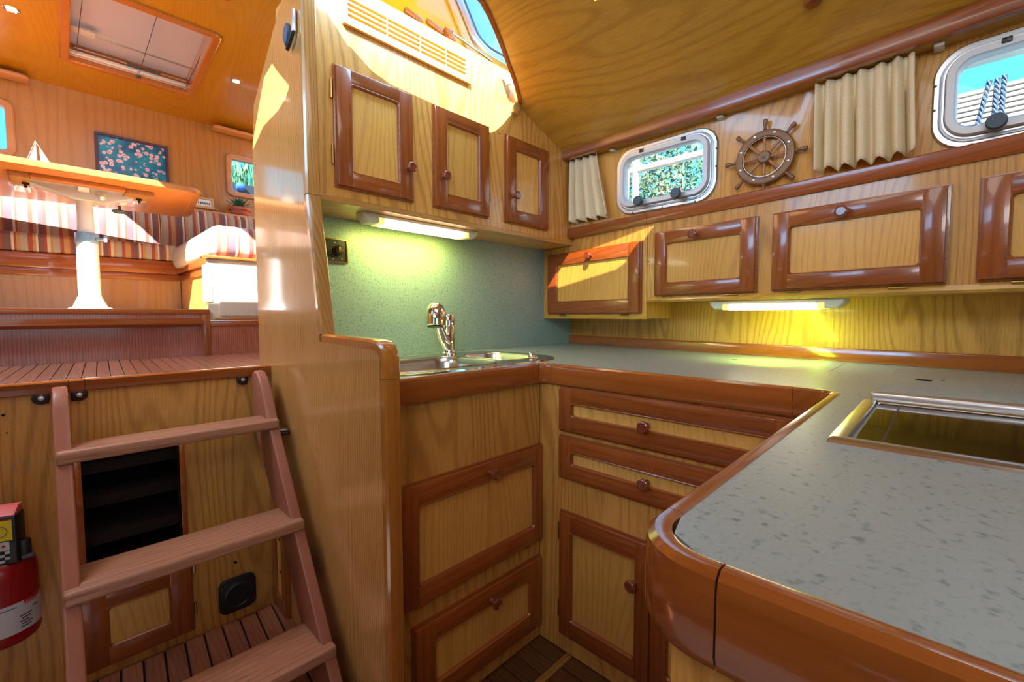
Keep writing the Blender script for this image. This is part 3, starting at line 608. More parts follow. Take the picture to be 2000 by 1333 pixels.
# ------------------------------------------------------------------ partition panel
XL, XR = .528, .572
prof = [(1.86, -1.19), (1.855, .60), (1.823, .765), (1.50, 1.0), (1.50, 1.0972), (1.385, 1.0972), (1.385, .37), (1.345, .16), (1.30, -.075), (.975, -.082), (.956, -.10), (.953, -1.19)]
pt = thing('partition', (.55, 1.3, -1.19), 'tall ash partition panel with stepped rounded edge beside the ladder', 'partition')
add('panel', MB().prism(prof, Fr((0, 0, 0), Y, Z, X), XL+.0015, XR-.0015), 'partition', pt, smooth=0)
def cap(path, m, nm):
    pf = [(-.024, -.0205), (-.006, -.022), (-.0, -.017), (.002, 0), (0, .017), (-.006, .022), (-.024, .0205)]
    mid = (XL+XR)/2
    add(nm, MB().sweep([Vector((mid, a, b)) for a, b in path], pf, -X), m, pt)
cap([(1.362, 1.097), (1.362, .362)], 'partition', 'edging')
cap([(1.361, .36), (1.358, .33), (1.32, .155), (1.281, -.052)], 'partition', 'edging')
cap([(1.285, -.052), (1.0, -.058), (.965, -.062), (.945, -.072), (.934, -.090), (.930, -.115), (.930, -.15)], 'amber', 'edging')
cap([(.930, -.151), (.930, -1.19)], 'amber', 'edging')
o = thing('door_catch', (.52, 1.43, .85), 'bronze metal door catch high on the partition left face', 'catch')
fc = Fr((XL, 0, 0), -Y, Z, -X)
add('plate', MB().box(-1.415, -1.395, .835, .90, 0, .012, .004, fr=fc), 'alu', o)
add('hook', MB().tube([fc(-1.402, .835, .01), fc(-1.408, .822, .012), fc(-1.445, .80, .012)], .006, 8), 'dkmetal', o)
add('latch', MB().prism([(-1.475, .845), (-1.465, .87), (-1.445, .878), (-1.435, .85), (-1.445, .825), (-1.458, .815)], fc, 0, .015, .003), 'knobblue', o)
o = thing('locker_door', (.53, 1.65, -1.0), 'small framed locker door low on the partition behind the ladder', 'door')
fd = Fr((XL, 1.738, -1.06), -Y, Z, -X)
framed(o, 'door', fd, .13, .42, rail=(.05, .05), stile=(.035, .035), t=.014)
for z_ in (-.80, -.92): add('finger_hole', MB().lathe([(.006, 0), (.006, .001)], (XL-.0092, 1.672, z_), (-1, 0, 0), 10), 'dark_void', o)
o = thing('bolt_bracket', (.52, 1.58, -.39), 'dark steel bar bracket on the partition beside the top ladder tread', 'bracket')
add('bar', MB().box(-1.62, -1.555, -.398, -.385, .0, .03, .002, fr=fc), 'dkmetal', o)
add('bar', MB().box(-1.62, -1.56, -.383, -.378, .005, .028, .001, fr=fc), 'alu', o)

# ------------------------------------------------------------------ ladder
lad = thing('ladder', (.235, 1.4, -1.065), 'red brown teak ladder with three flat treads up to the saloon', 'ladder')
def string(x0, x1):
    pf = [(1.695, -.200), (1.68, -.194), (1.66, -.196), (1.625, -.215), (1.598, -.25), (.985, -1.14), (.975, -1.065), (1.075, -1.065), (1.70, -.30)]
    pf = [(1.712, -.215), (1.705, -.196), (1.685, -.188), (1.660, -.190), (1.632, -.208), (1.612, -.238), (1.543, -.36), (1.045, -1.065), (1.20, -1.065), (1.712, -.36)]
    return add('stringer', MB().prism(pf, Fr((0, 0, 0), Y, Z, X), x0, x1, .006, 3), 'teak_z', lad)
string(-.02, .010); string(.460, .490)
for yf, zt_, yb in ((1.530, -.333, 1.635), (1.338, -.604, 1.482), (1.138, -.888, 1.295)):
    mb = MB().box(-.019, .489, yf, yf+.030, zt_-.033, zt_, .008, 3).box(.008, .462, yf+.012, yb, zt_-.0325, zt_-.0002, .004, 2)
    add('tread', mb, 'teak_x', lad)
for x0, x1 in ((-.055, -.018), (.008, .047), (.425, .462)):
    cx = x0+.014 if x0 < 0 or x0 > .4 else x1-.014
    mb = MB().box(x0+.008, x1-.008, 1.735, 1.742, -.238, -.204, .002)
    mb.lathe([(.018, 0), (.018, .008), (.015, .009)], (cx, 1.742, -.221), (0, -1, 0), 18)
    b_ = add('bracket', mb, 'dkmetal', lad)
    add('screw', MB().lathe([(.007, 0), (.006, .004), (.001, .005)], (cx, 1.733, -.221), (0, -1, 0), 12), 'alu', b_)

# ------------------------------------------------------------------ things on the wall behind the ladder
o = thing('low_locker', (.14, 1.74, -1.0), 'cherry framed locker door under the steps opening behind the ladder', 'door')
framed(o, 'door', Fr((.012, 1.744, -1.032), X, Z, -Y), .256, .228, rail=(.05, .055), stile=(.052, .054), hg=[((.26, .185), (.26, .225)), ((.26, .045), (.26, .085))], axis='x', t=.016)
o = thing('engine_vent', (.40, 1.74, -.98), 'square black plastic vent with round cover low on rear wall', 'vent')
fv = Fr((.40, 1.744, -.973), X, Z, -Y)
add('plate', MB().prism(rr(.112, .118, .022, 5), fv, 0, .012, .003), 'black', o)
add('cover', MB().lathe([(.046, .012), (.045, .018), (.038, .022), (.036, .019), (.002, .019)], fv(0, 0, 0), (0, -1, 0), 28), 'black', o)
for a in (-1, 1):
    for b in (-1, 1): add('screw', MB().lathe([(.004, 0), (.0035, .002)], fv(a*.045, b*.047, .012), (0, -1, 0), 10), 'dkmetal', o)
ex = thing('fire_extinguisher', (-.128, 1.66, -.80), 'red fire extinguisher with black head on the wall left of ladder', 'fire extinguisher')
EC = (-.128, 1.655, 0); R_ = .0665
body = [(.058, -.806), (.064, -.80), (R_, -.79), (R_, -.64), (.064, -.618), (.056, -.60), (.042, -.588), (.022, -.58), (.016, -.575), (.016, -.56)]
add('cylinder', MB().lathe([(r, z) for r, z in body], EC, Z, 40), 'red', ex)
lab = MB(); ring = []
for i in range(25):
    a = math.radians(-155+130*i/24+22); ring.append(a)
lab.loft([[Vector((EC[0]+(R_+.0006)*math.cos(a), EC[1]+(R_+.0006)*math.sin(a), z_)) for a in ring] for z_ in (-.775, -.700)], cyc=False)
add('paper_label', lab, 'paperlbl', ex)
def arcbar(a0, a1, z0, z1, m):
    mb = MB(); mb.loft([[Vector((EC[0]+(R_+.0011)*math.cos(math.radians(a0+(a1-a0)*i/6)), EC[1]+(R_+.0011)*math.sin(math.radians(a0+(a1-a0)*i/6)), z_)) for i in range(7)] for z_ in (z0, z1)], cyc=False)
    return add('print', mb, m, ex)
arcbar(-55, -20, -.706, -.700, 'inkred')
for i in range(5): arcbar(-62+(i % 2)*3, -40-(i % 3)*3, -.735-.007*i, -.738-.007*i, 'ink')
arcbar(-95, -66, -.709, -.711, 'ink'); arcbar(-38, -25, -.724, -.727, 'ink'); arcbar(-100, -92, -.768, -.752, 'inkblue')
for i in range(6): arcbar(-53+i*4.4, -50.8+i*4.4, -.712, -.7065, 'inkred')
hf = Fr((-.122, 1.60, -.60), Vector((.8, -.25, 0)).normalized(), Z, Vector((-.25, -.8, 0)).normalized())
hd = add('head', MB().box(-.030, .030, .0, .118, -.05, .0, .004, fr=hf), 'black', ex)
add('cap', MB().prism([(-.05, .112), (0, .108), (.0, .112), (-.03, .135), (-.05, .135)], Fr(hf.o, hf.n, hf.v, hf.u), -.026, .026, .001), 'pink', ex)
add('plaque', MB().box(-.026, .024, .060, .108, 0, .0015, fr=hf), 'yellow', ex)
add('gauge_card', MB().box(-.018, .018, .036, .057, 0, .0015, fr=hf), 'paperlbl', ex)
for u_ in (-.008, .008): add('dot', MB().lathe([(.0035, 0), (.0035, .001)], hf(u_, .047, .0015), hf.n, 10), 'inkred', ex)
add('check_card', MB().box(-.018, .018, .006, .034, 0, .001, fr=hf), 'paperlbl', ex)
ck = MB()
for i in range(4):
    for j in range(4):
        if (i+j) % 2: ck.box(-.018+i*.009, -.009+i*.009, .006+j*.007, .013+j*.007, .001, .0018, fr=hf)
add('check_square', ck, 'black', ex)
add('digit', MB().box(-.001, .002, .074, .092, .0015, .003, fr=hf).box(-.006, .002, .089, .092, .0015, .003, fr=hf), 'ink', ex)
add('digit_ring', MB().tube([hf(.016*math.cos(a), .083+.0135*math.sin(a), .002) for a in [2*math.pi*i/24 for i in range(24)]], .0007, 6, closed=True), 'ink', ex)
add('nozzle', MB().lathe([(.013, 0), (.013, .036), (.010, .04)], (-.083, 1.615, -.592), Z, 16), 'black', ex)
add('pull_tab', MB().box(-.088, -.066, 1.60, 1.61, -.598, -.588, .003), 'knobblue', ex)

# ------------------------------------------------------------------ sink base cabinet (face y = 1.03)
cab = thing('sink_cabinet', (.9, 1.3, -1.19), 'ash base cabinet under the sink with two cherry framed flaps', 'cabinet')
add('carcass', MB().box(.5725, 1.1985, 1.03, 1.05, -1.185, -.237), 'ash', cab, smooth=0)
fx = lambda x0, z0: Fr((x0, 1.03, z0), X, Z, -Y)
framed(cab, 'flap_door', fx(.618, -.808), .575, .343, rail=(.055, .058), stile=(.05, .04), kn=(.318, .311), hg=[((.045, -.004), (.09, -.004)), ((.50, -.004), (.54, -.004))], axis='x')
add('casing', MB().box(1.1955, 1.208, 1.014, 1.03, -.812, -.462, .003), 'cherry_v', cab)
framed(cab, 'flap_door', fx(.655, -1.127), .535, .25, rail=(.06, .058), stile=(.064, .060), kn=(.284, .207), hg=[((.46, -.004), (.51, -.004))], axis='x')

# hull side drawer cabinet (face x = 1.20)
dc = thing('drawer_cabinet', (1.6, .6, -1.19), 'ash base cabinet with two shallow drawers above a framed door', 'cabinet')
add('carcass', MB().box(1.20, 1.22, .175, 1.0285, -1.185, -.237), 'ash', dc, smooth=0)
fy = lambda y0, z0: Fr((1.20, y0, z0), -Y, Z, -X)
framed(dc, 'drawer_front', fy(.929, -.390), .70, .142, rail=(.049, .047), stile=(.050, .050), kn=(.325, .069))
framed(dc, 'drawer_front', fy(.929, -.554), .70, .139, rail=(.048, .046), stile=(.050, .050), kn=(.328, .065))
framed(dc, 'door', fy(.925, -1.112), .335, .433, rail=(.06, .06), stile=(.046, .046), kn=(.288, .304), hg=[((-.005, .33), (-.005, .39)), ((-.005, .05), (-.005, .11))])
framed(dc, 'door', fy(.583, -1.112), .335, .433, rail=(.06, .06), stile=(.046, .046), kn=(.05, .304))

# peninsula
pc = thing('peninsula_cabinet', (.8, -.4, -1.19), 'orange ash peninsula cabinet below the near rounded worktop corner', 'cabinet')
add('carcass', MB().box(.34, 1.199, -1.0, .152, -1.185, -.236, .006), 'ash', pc)

# ------------------------------------------------------------------ worktop
wt = thing('worktop', (1.3, .8, -.17), 'grey speckled U shaped worktop with varnished cherry edging', 'worktop')
yk = [-1.0+.15*i for i in range(19)]
top_out = [(.573, 1.642), (.573, 1.028), (1.165, 1.028), (1.19, 1.012), (1.203, .985), (1.203, .22), (1.196, .172), (1.17, .152), (.36, .152), (.329, .144), (.312, .12), (.311, -1.0)]
right = [(Tr(y_)-.0005+.014, y_) for y_ in yk if y_ < 1.64]+[(Tr(1.642)+.0135, 1.642)]
sinkhole = [(1.0+a, 1.31+b) for a, b in rr(.80, .48, .16, 6)]
hobhole = [(.725, -.8), (1.085, -.8), (1.085, .088), (.725, .088)]
add('top', MB().sheet(top_out+right, [sinkhole], lambda u, v: Vector((u, v, -.17)), thick=(0, 0, -.03)), 'laminate', wt, smooth=0)
ep = [(0, .0005), (-.004, .002), (-.013, .002), (-.0185, -.003), (-.020, -.012), (-.020, -.055), (-.0165, -.066), (0, -.066)]
def edging(path, m, nm='edging'):
    add(nm, MB().sweep([Vector((a, b, -.17)) for a, b in path], [(p, q) for p, q in ep], Z), m, wt)
def arc(cx, cy_, r, a0, a1, n=8): return [(cx+r*math.cos(math.radians(a0+(a1-a0)*i/n)), cy_+r*math.sin(math.radians(a0+(a1-a0)*i/n))) for i in range(n+1)]
edging([(.572, 1.028), (1.14, 1.028)], 'varnish_x')
edging([(1.141, 1.028), (1.165, 1.028)]+arc(1.163, .988, .040, 88, 2, 6)+[(1.203, .965)], 'varnish')
edging([(1.203, .964), (1.203, .245)], 'varnish')
edging([(1.203, .244), (1.203, .192)]+arc(1.163, .192, .040, -4, -88, 6)+[(1.16, .152), (.366, .152)], 'varnish_x')
edging([(.365, .152)]+arc(.351, .112, .040, 88, 178, 9)+[(.311, .10)], 'varnish', 'corner_edging')
edging([(.311, .0985), (.311, -1.0)], 'varnish')
add('joint', MB().box(.2945, .3108, .0980, .1005, -.232, -.1725), 'dark_void', wt)
up_ = [(-.0, -.1695), (-.0, -.126), (.003, -.121), (.014, -.121), (.014, -.1695)]
for ya, yb in ((-.99, 1.642),):
    pts = [(Tr(ya+(yb-ya)*i/16), ya+(yb-ya)*i/16) for i in range(17)]
    add('upstand', MB().loft([[Vector((p[0]+a, p[1], b)) for a, b in up_] for p in pts], cap0=True, cap1=True), 'varnish', wt)
for q in ((1.548, 1.344), (1.792, .563)):
    add('drain_hole', MB().lathe([(.009, 0), (.009, .001)], (q[0], q[1], -.1702), Z, 14), 'dkmetal', wt)
add('seam', MB().box(1.60, 1.93, .2385, .2395, -.1702, -.1696), 'caulk', wt)

# hob and cool box lid
hob = thing('hob', (.9, -.35, -.17), 'black glass hob in a steel frame set in the worktop', 'hob')
fh = Fr((.905, -.356, -.17), X, Y, Z)
add('frame', MB().rrloft(fh, [(0, 0, .385, .926, .004, .0), (0, 0, .383, .924, .004, .004), (0, 0, .372, .913, .004, .007), (0, 0, .350, .885, .003, .007), (0, 0, .344, .880, .003, .003), (0, 0, .344, .880, .003, -.0)], close=True, seg=2), 'steel', hob)
add('glass_plate', MB().box(-.172, .172, -.44, .435, .0005, .0035, fr=fh), 'hobglass', hob)
add('heating_zone', MB().box(-.165, .165, .405, .408, .0036, .0042, fr=fh), 'dkmetal', hob)
lid = thing('cool_box_lid', (1.4, -.3, -.17), 'raised laminate lid with aluminium front strip behind the hob', 'lid')
add('board', MB().box(1.125, 1.70, -.8, .092, -.1685, -.156, .001), 'laminate', lid)
add('strip', MB().box(1.095, 1.124, -.8, .096, -.168, -.150, .006, 3), 'alu', lid)
add('finger_hole', MB().lathe([(.015, 0), (.015, .001)], (1.43, .028, -.1558), Z, 20), 'dark_void', lid)
add('finger_hole', MB().lathe([(.004, 0), (.004, .001)], (1.45, -.005, -.1558), Z, 10), 'brass', lid)

# ------------------------------------------------------------------ sink, tap
sk_ = thing('sink', (1.0, 1.31, -.17), 'stainless steel double bowl sink with rounded rim', 'sink')
fsn = Fr((1.0, 1.31, -.17), X, Y, Z)
rim_out = [(a, b) for a, b in rr(.83, .51, .17, 7)]
bowlA = rrp(-.36, .10, -.20, .12, .075, 5); bowlB = rrp(.145, .345, -.175, .12, .06, 5)
def rimz(u, v): return fsn(u, v, .0045)
add('rim', MB().sheet(rim_out, [bowlA, bowlB], rimz, thick=(0, 0, -.002)), 'steel', sk_)
add('edge_bead', MB().rrloft(fsn, [(0, 0, .84, .52, .175, .0003), (0, 0, .836, .516, .173, .005), (0, 0, .822, .502, .166, .0065), (0, 0, .812, .492, .16, .0045), (0, 0, .812, .492, .16, .0003)], close=True, seg=8), 'chrome', sk_)
def bowl(x0, x1, y0, y1, r, d, nm):
    cu, cv, w_, h_ = (x0+x1)/2, (y0+y1)/2, x1-x0, y1-y0
    b_ = add(nm, MB().rrloft(fsn, [(cu, cv, w_+.018, h_+.018, r+.009, .0048), (cu, cv, w_+.010, h_+.010, r+.005, .0075), (cu, cv, w_, h_, r, .003), (cu, cv, w_-.012, h_-.012, r, -.02), (cu, cv, w_-.03, h_-.03, r, -d+.02), (cu, cv, w_-.06, h_-.06, r, -d), (cu, cv, .05, .05, .025, -d-.004)], cap1=True, seg=6), 'steel', sk_)
    return b_
bowl(-.36, .10, -.20, .12, .075, .15, 'bowl'); bowl(.145, .345, -.175, .12, .06, .05, 'drainer_bowl')
for i in range(5): add('groove', MB().box(.175+i*.032, .183+i*.032, -.14, .09, -.056, -.048, .002, fr=fsn), 'steel', sk_)
add('plug_knob', MB().lathe([(.014, 0), (.015, .006), (.010, .016), (.013, .020), (.004, .023)], fsn(.30, -.15, .004), Z, 16), 'chrome', sk_)
tap = thing('tap', (1.185, 1.52, -.165), 'chrome mixer tap with pull out spray head behind the sink', 'tap')
T0 = Vector((1.168, 1.52, -.1655))
add('base', MB().lathe([(.036, 0), (.036, .006), (.030, .012), (.028, .02)], T0, Z, 24), 'chrome', tap)
add('column', MB().lathe([(.0265, .018), (.0265, .122), (.025, .124)], T0, Z, 24), 'chrome', tap)
add('lever_head', MB().lathe([(.0275, .125), (.0275, .158), (.023, .170), (.008, .176)], T0, Z, 24), 'chrome', tap)
add('socket', MB().tube([T0+Vector((0, 0, .02)), T0+Vector((-.045, -.02, .085))], [.024, .022], 16), 'chrome', tap)
add('spout', MB().tube([T0+Vector((-.035, -.015, .06)), T0+Vector((-.07, -.032, .11)), T0+Vector((-.10, -.05, .158))], [.022, .020, .018], 16), 'chrome', tap)
sp = T0+Vector((-.112, -.062, .168))
add('spray_head', MB().lathe([(.033, -.046), (.040, -.041), (.044, -.012), (.041, .016), (.031, .038), (.015, .049), (.001, .051)], sp, (.1, .12, 1), 28), 'chrome', tap)
add('spray_face', MB().lathe([(.032, 0), (.032, .002), (.02, .004)], sp+Vector((-.0046, -.0055, -.0465)), (-.1, -.12, -1), 24), 'dkmetal', tap)

# ------------------------------------------------------------------ wall cabinet over the sink (face y = 1.42)
uc = thing('wall_cabinet', (1.2, 1.5, .366), 'high ash wall cabinet with three framed doors over the sink', 'cabinet')
face = [(.5725, .368), (2.25, .368), (2.25, .83), (1.62, .915), (1.62, 1.078), (.5725, 1.078)]
add('carcass', MB().prism(face, Fr((0, 1.42, 0), X, Z, Y), 0, .222, .004), 'ash', uc, smooth=0)
add('bottom_rail', MB().sweep([(.5725, 1.419, .372), (2.2, 1.419, .372)], [(.0, -.006), (.0, .012), (.006, .018), (.01, .018), (.05, -.006)], Z), 'ash_x', uc)
fu = lambda x0, z0: Fr((x0, 1.42, z0), X, Z, -Y)
framed(uc, 'door', fu(.645, .420), .281, .373, rail=(.048, .044), stile=(.05, .055), kn=(.258, .108), hg=[((-.004, .27), (-.004, .33)), ((-.004, .065), (-.004, .125))], axis='x')
framed(uc, 'door', fu(1.027, .420), .276, .373, rail=(.052, .046), stile=(.054, .054), kn=(.032, .113), hg=[((.281, .28), (.281, .32)), ((.281, .065), (.281, .105))], axis='x')
framed(uc, 'door', fu(1.413, .420), .282, .373, rail=(.054, .05), stile=(.054, .06), kn=(.035, .113), hg=[((.287, .27), (.287, .31)), ((.287, .055), (.287, .095))], axis='x')
vent = thing('louvred_vent', (.94, 1.415, 1.0), 'long wooden ventilation grille with four rows of slots', 'vent')
fvn = Fr((0, 1.42, 0), X, Z, -Y)
vx = [.689, .832, .967, 1.085, 1.183]
rows = [(.9605, .9705), (.977, .987), (.9935, 1.0035), (1.010, 1.020)]
sh = []
for z0, z1 in rows:
    for k in range(4): sh.append([(vx[k]+.002, z0), (vx[k+1]-.002, z0), (vx[k+1]-.002, z1), (vx[k]+.002, z1)])
add('grille', MB().sheet([(.677, .936), (1.206, .936), (1.206, 1.045), (.677, 1.045)], sh, lambda u, v: fvn(u, v, .001), thick=(0, -.013, 0)), 'ash_panel', vent, smooth=0)
add('backing', MB().box(.68, 1.2, .94, 1.04, .0002, .0009, fr=fvn), 'slot', vent)
o = thing('cup_hook', (1.36, 1.41, .79), 'small wire hook screwed in between second and third upper doors', 'hook')
add('wire', MB().tube([(1.36, 1.42, .80), (1.36, 1.405, .80), (1.352, 1.40, .79), (1.358, 1.398, .778), (1.37, 1.397, .782), (1.376, 1.397, .80)], .0012, 6), 'dkmetal', o)
add('wall_block', MB().prism([(1.452, .905), (1.478, .90), (1.488, .925), (1.50, .94), (1.485, .955), (1.46, .945), (1.448, .925)], Fr((0, 1.42, 0), X, Z, -Y), 0, .02, .002), 'ash_x', None, label='small ash block on the wall under the end of the ceiling hatch trim', cat='block')
o = thing('heater_control', (.70, 1.64, .24), 'black heater control panel with round dial on the splashback', 'control panel')
fcn = Fr((.715, 1.643, .243), X, Z, -Y)
add('frame', MB().rrloft(fcn, [(0, 0, .135, .09, .003, 0), (0, 0, .135, .09, .003, .008), (0, 0, .125, .080, .003, .008), (0, 0, .125, .080, .003, 0)], close=True, seg=2), 'brass', o)
add('face', MB().box(-.063, .063, -.041, .041, 0, .004, fr=fcn), 'black', o)
add('dial', MB().lathe([(.020, .004), (.019, .010), (.015, .012), (.013, .02), (.002, .021)], fcn(.028, 0, 0), (0, -1, 0), 24), 'dkmetal', o)
add('pointer', MB().box(.025, .031, -.006, .014, .02, .024, .001, fr=fcn), 'brass', o)
add('ring', MB().tube([fcn(.028+.024*math.cos(a), .024*math.sin(a), .005) for a in [2*math.pi*i/24 for i in range(24)]], .0008, 6, closed=True), 'brass', o)
for u_, v_ in ((.0, -.01), (.012, -.03), (.045, -.028), (.02, .03), (-.035, 0)): add('dot', MB().lathe([(.0022, 0), (.002, .001)], fcn(u_, v_, .004), (0, -1, 0), 8), 'paperlbl', o)
for i, x_ in enumerate((1.748, 1.782)):
    add('sticker', MB().prism([(-.006, -.012), (.006, -.012), (.0025, -.006), (.008, .008), (-.008, .008), (-.0025, -.006)], Fr((x_, 1.643, .310), X, Z, -Y), 0, .0008), 'ply', None, label=('left' if i == 0 else 'right')+' one of two tiny gold stickers on the splashback', cat='sticker', group='tiny gold stickers on the splashback')

def tube_lamp(nm, fr, L_, lab):
    """fr: u along the lamp, v downwards, n outwards from the surface behind"""
    o = thing(nm, fr(0, 0, 0), lab, 'lamp')
    pts = [(-L_/2, 0), (L_/2, 0), (L_/2-.004, .018), (L_/2-.022, .034), (-L_/2+.022, .034), (-L_/2+.004, .018)]
    add('housing', MB().prism(pts, fr, -.035, .035, .007, 3), 'plastic_w', o)
    add('tube', MB().box(-L_/2+.075, L_/2-.075, .014, .0375, -.026, .038, .006, 3, fr=fr), 'tube', o)
    for s_ in (-1, 1): add('diffuser_end', MB().box(s_*(L_/2-.065)-.010, s_*(L_/2-.065)+.010, .014, .037, -.026, .0375, .003, fr=fr), 'tube_end', o)
    return o
la = tube_lamp('under_cabinet_lamp', Fr((1.03, 1.50, .367), X, -Z, -Y), .53, 'lit white tube lamp under the cabinet over the sink')
lb = tube_lamp('under_cabinet_lamp', Fr((Mo(.45)+.065, .45, .056), Vector((-.12, -1, 0)).normalized(), -Z, Vector((-1, .12, 0)).normalized()), .45, 'lit white tube lamp under the hull side cupboards')
l1 = lamp('AREA', 'sink_lamp_light', (1.03, 1.53, .322), 2.1, (1, .95, .12), .40, .05, direction=(0, .35, -1))
l2 = lamp('AREA', 'hull_lamp_light', (Mo(.45)+.06, .45, .010), 2.2, (.62, 1, .03), .05, .42, direction=(.7, 0, -1))

# ------------------------------------------------------------------ hull side cupboards
hc = thing('hull_cupboard', (1.95, .5, .0), 'long row of ash cupboards with framed flaps below the portholes', 'cupboard')
def D1(y): return 1.843+(y-.955)*.152
def D2(y): return Mo(y)+.012
n = 8
s1 = [.956+(1.642-.956)*i/n for i in range(n+1)]
add('carcass', MB().loft([[Vector((D1(y_), y_, -.016)), Vector((Tr(y_)+.016, y_, -.016)), Vector((Tr(y_)+.016, y_, .424)), Vector((D1(y_), y_, .424))] for y_ in s1 if y_ < 1.43]+[[Vector((D1(y_), y_, -.016)), Vector((Tr(y_)+.016, y_, -.016)), Vector((Tr(y_)+.016, y_, .366)), Vector((D1(y_), y_, .366))] for y_ in (1.4305, 1.642)], cap0=True, cap1=True), 'ash', hc, smooth=0)
add('base_rail', MB().loft([[Vector((D1(y_)-.003, y_, -.018)), Vector((D1(y_)+.02, y_, -.018)), Vector((D1(y_)+.02, y_, .004)), Vector((D1(y_)-.001, y_, .004))] for y_ in (.954, 1.64)], cap0=True, cap1=True), 'ash_y', hc)
s2 = [-1.0+(.953+1.0)*i/14 for i in range(15)]
add('carcass', MB().loft([[Vector((D2(y_), y_, .060)), Vector((Tr(y_)+.016, y_, .060)), Vector((Tr(y_)+.016, y_, .424)), Vector((D2(y_), y_, .424))] for y_ in s2], cap0=True, cap1=True), 'ash', hc)
add('base_rail', MB().loft([[Vector((D2(y_)-.010, y_, .066)), Vector((D2(y_)-.004, y_, .058)), Vector((D2(y_)+.02, y_, .058)), Vector((D2(y_)+.02, y_, .080)), Vector((D2(y_)-.004, y_, .080))] for y_ in s2], cap0=True, cap1=True), 'ash_y', hc)
def hull_door(ya, yb, z0, z1, fn, kn, hgs, rail=(.048, .048), stile=(.05, .05)):
    a = Vector((fn(ya), ya, z0)); b = Vector((fn(yb), yb, z0)); u = (b-a).normalized(); n_ = Vector((u.y, -u.x, 0))
    if n_.x > 0: n_ = -n_
    w_ = (b-a).length
    framed(hc, 'flap_door', Fr(a+n_*.002, u, Z, n_), w_, z1-z0, rail=rail, stile=stile, kn=kn and (kn*w_, z1-z0-.03), hg=[((h_*w_-.022, -.005), (h_*w_+.022, -.005)) for h_ in hgs])
hull_door(1.590, .983, .012, .328, D1, .53, (.18, .86), rail=(.06, .055), stile=(.07, .06))
hull_door(.905, .497, .088, .352, D2, .45, (.13, .80))
hull_door(.437, .002, .090, .350, D2, .47, (.15, .78))
hull_door(-.064, -.46, .092, .352, D2, .5, (.2, .8))
for q in ((.957, .238), (.958, .42)): add('screw', MB().lathe([(.003, 0), (.003, .001)], (D2(.94)-.0005, .948, q[1]), -X, 8), 'dkmetal', hc)

# ------------------------------------------------------------------ galley portholes
def port(num, W_, knobs, lab):
    y0, y1, z0, z1 = W_; ym = (y0+y1)/2
    dx = (Wa(y1)-Wa(y0))/(y1-y0); u = Vector((-dx, -1, 0)).normalized(); n_ = Vector((-1, dx, 0)).normalized()
    fr = Fr((Wa(ym), ym, (z0+z1)/2), u, Z, n_); w_, h_ = y1-y0, z1-z0
    r_ = add('window_%d' % num, MB().rrloft(fr, [(0, 0, w_+.105, h_+.105, .085, .0), (0, 0, w_+.105, h_+.105, .085, .006), (0, 0, w_+.095, h_+.095, .08, .012), (0, 0, w_+.075, h_+.075, .075, .012), (0, 0, w_+.066, h_+.066, .07, .008), (0, 0, w_+.058, h_+.058, .068, .020), (0, 0, w_+.05, h_+.05, .066, .020), (0, 0, w_+.048, h_+.048, .064, -.06), (0, 0, w_+.08, h_+.08, .064, -.06)], close=True, seg=8), 'alu', kind='structure')
    add('inner_frame', MB().rrloft(fr, [(0, 0, w_+.046, h_+.046, .062, .0), (0, 0, w_+.046, h_+.046, .062, .030), (0, 0, w_+.040, h_+.040, .06, .036), (0, 0, w_+.006, h_+.006, .045, .036), (0, 0, w_-.002, h_-.002, .042, .030), (0, 0, w_-.006, h_-.006, .04, 0), (0, 0, w_+.02, h_+.02, .04, 0)], close=True, seg=8), 'alu_w', r_)
    add('pane', MB().rrloft(fr, [(0, 0, w_+.004, h_+.004, .042, .010), (0, 0, w_+.004, h_+.004, .042, .015)], cap0=True, cap1=True, seg=8), 'glass', r_)
    for ku in knobs:
        k = MB().lathe([(.010, 0), (.010, .012), (.019, .016), (.0215, .022), (.0215, .036), (.019, .040), (.004, .040)], fr(ku, -h_/2-.010, .034), n_, 22)
        add('clamp_knob', k, 'knobblue', r_)
    for ku in (-w_*.25, w_*.28): add('hinge_cover', MB().box(ku-.010, ku+.010, h_/2+.010, h_/2+.024, .0345, .041, .002, fr=fr), 'black', r_)
    for i in range(3):
        add('screw', MB().lathe([(.004, 0), (.003, .002)], fr(-w_/2*.8+i*w_*.4, -h_/2-.046, .012), n_, 8), 'dkmetal', r_)
        if i: add('screw', MB().lathe([(.004, 0), (.003, .002)], fr((w_/2+.046)*(1 if num == 1 else -1), -.09+i*.07, .012), n_, 8), 'dkmetal', r_)
port(1, W1, (-.09, .085), '')
port(2, W2, (-.105, .10), '')

# ------------------------------------------------------------------ ship's wheel
wy, wz = .502, .588
wh = thing('ships_wheel', (Wa(wy)-.03, wy, wz), 'small bronze ship steering wheel hung between porthole and curtain', 'wheel')
fw_ = Fr((Wa(wy)-.012, wy, wz), -Y, Z, -X)
def ringp(r, n_, c=40): return [fw_(r*math.cos(2*math.pi*i/c), r*math.sin(2*math.pi*i/c), n_) for i in range(c)]
add('rim', MB().loft([ringp(.099, .004), ringp(.101, .012), ringp(.097, .020), ringp(.085, .023), ringp(.076, .020), ringp(.072, .012), ringp(.073, .004)], close=True), 'wheel', wh)
add('inner_ring', MB().tube(ringp(.0715, .020), .0012, 6, closed=True), 'alu', wh)
add('hub', MB().lathe([(.024, .004), (.024, .016), (.020, .024), (.019, .0245), (.0185, .0235), (.006, .0235), (.005, .028), (.001, .029)], fw_(0, 0, 0), -X, 24), 'wheel', wh)
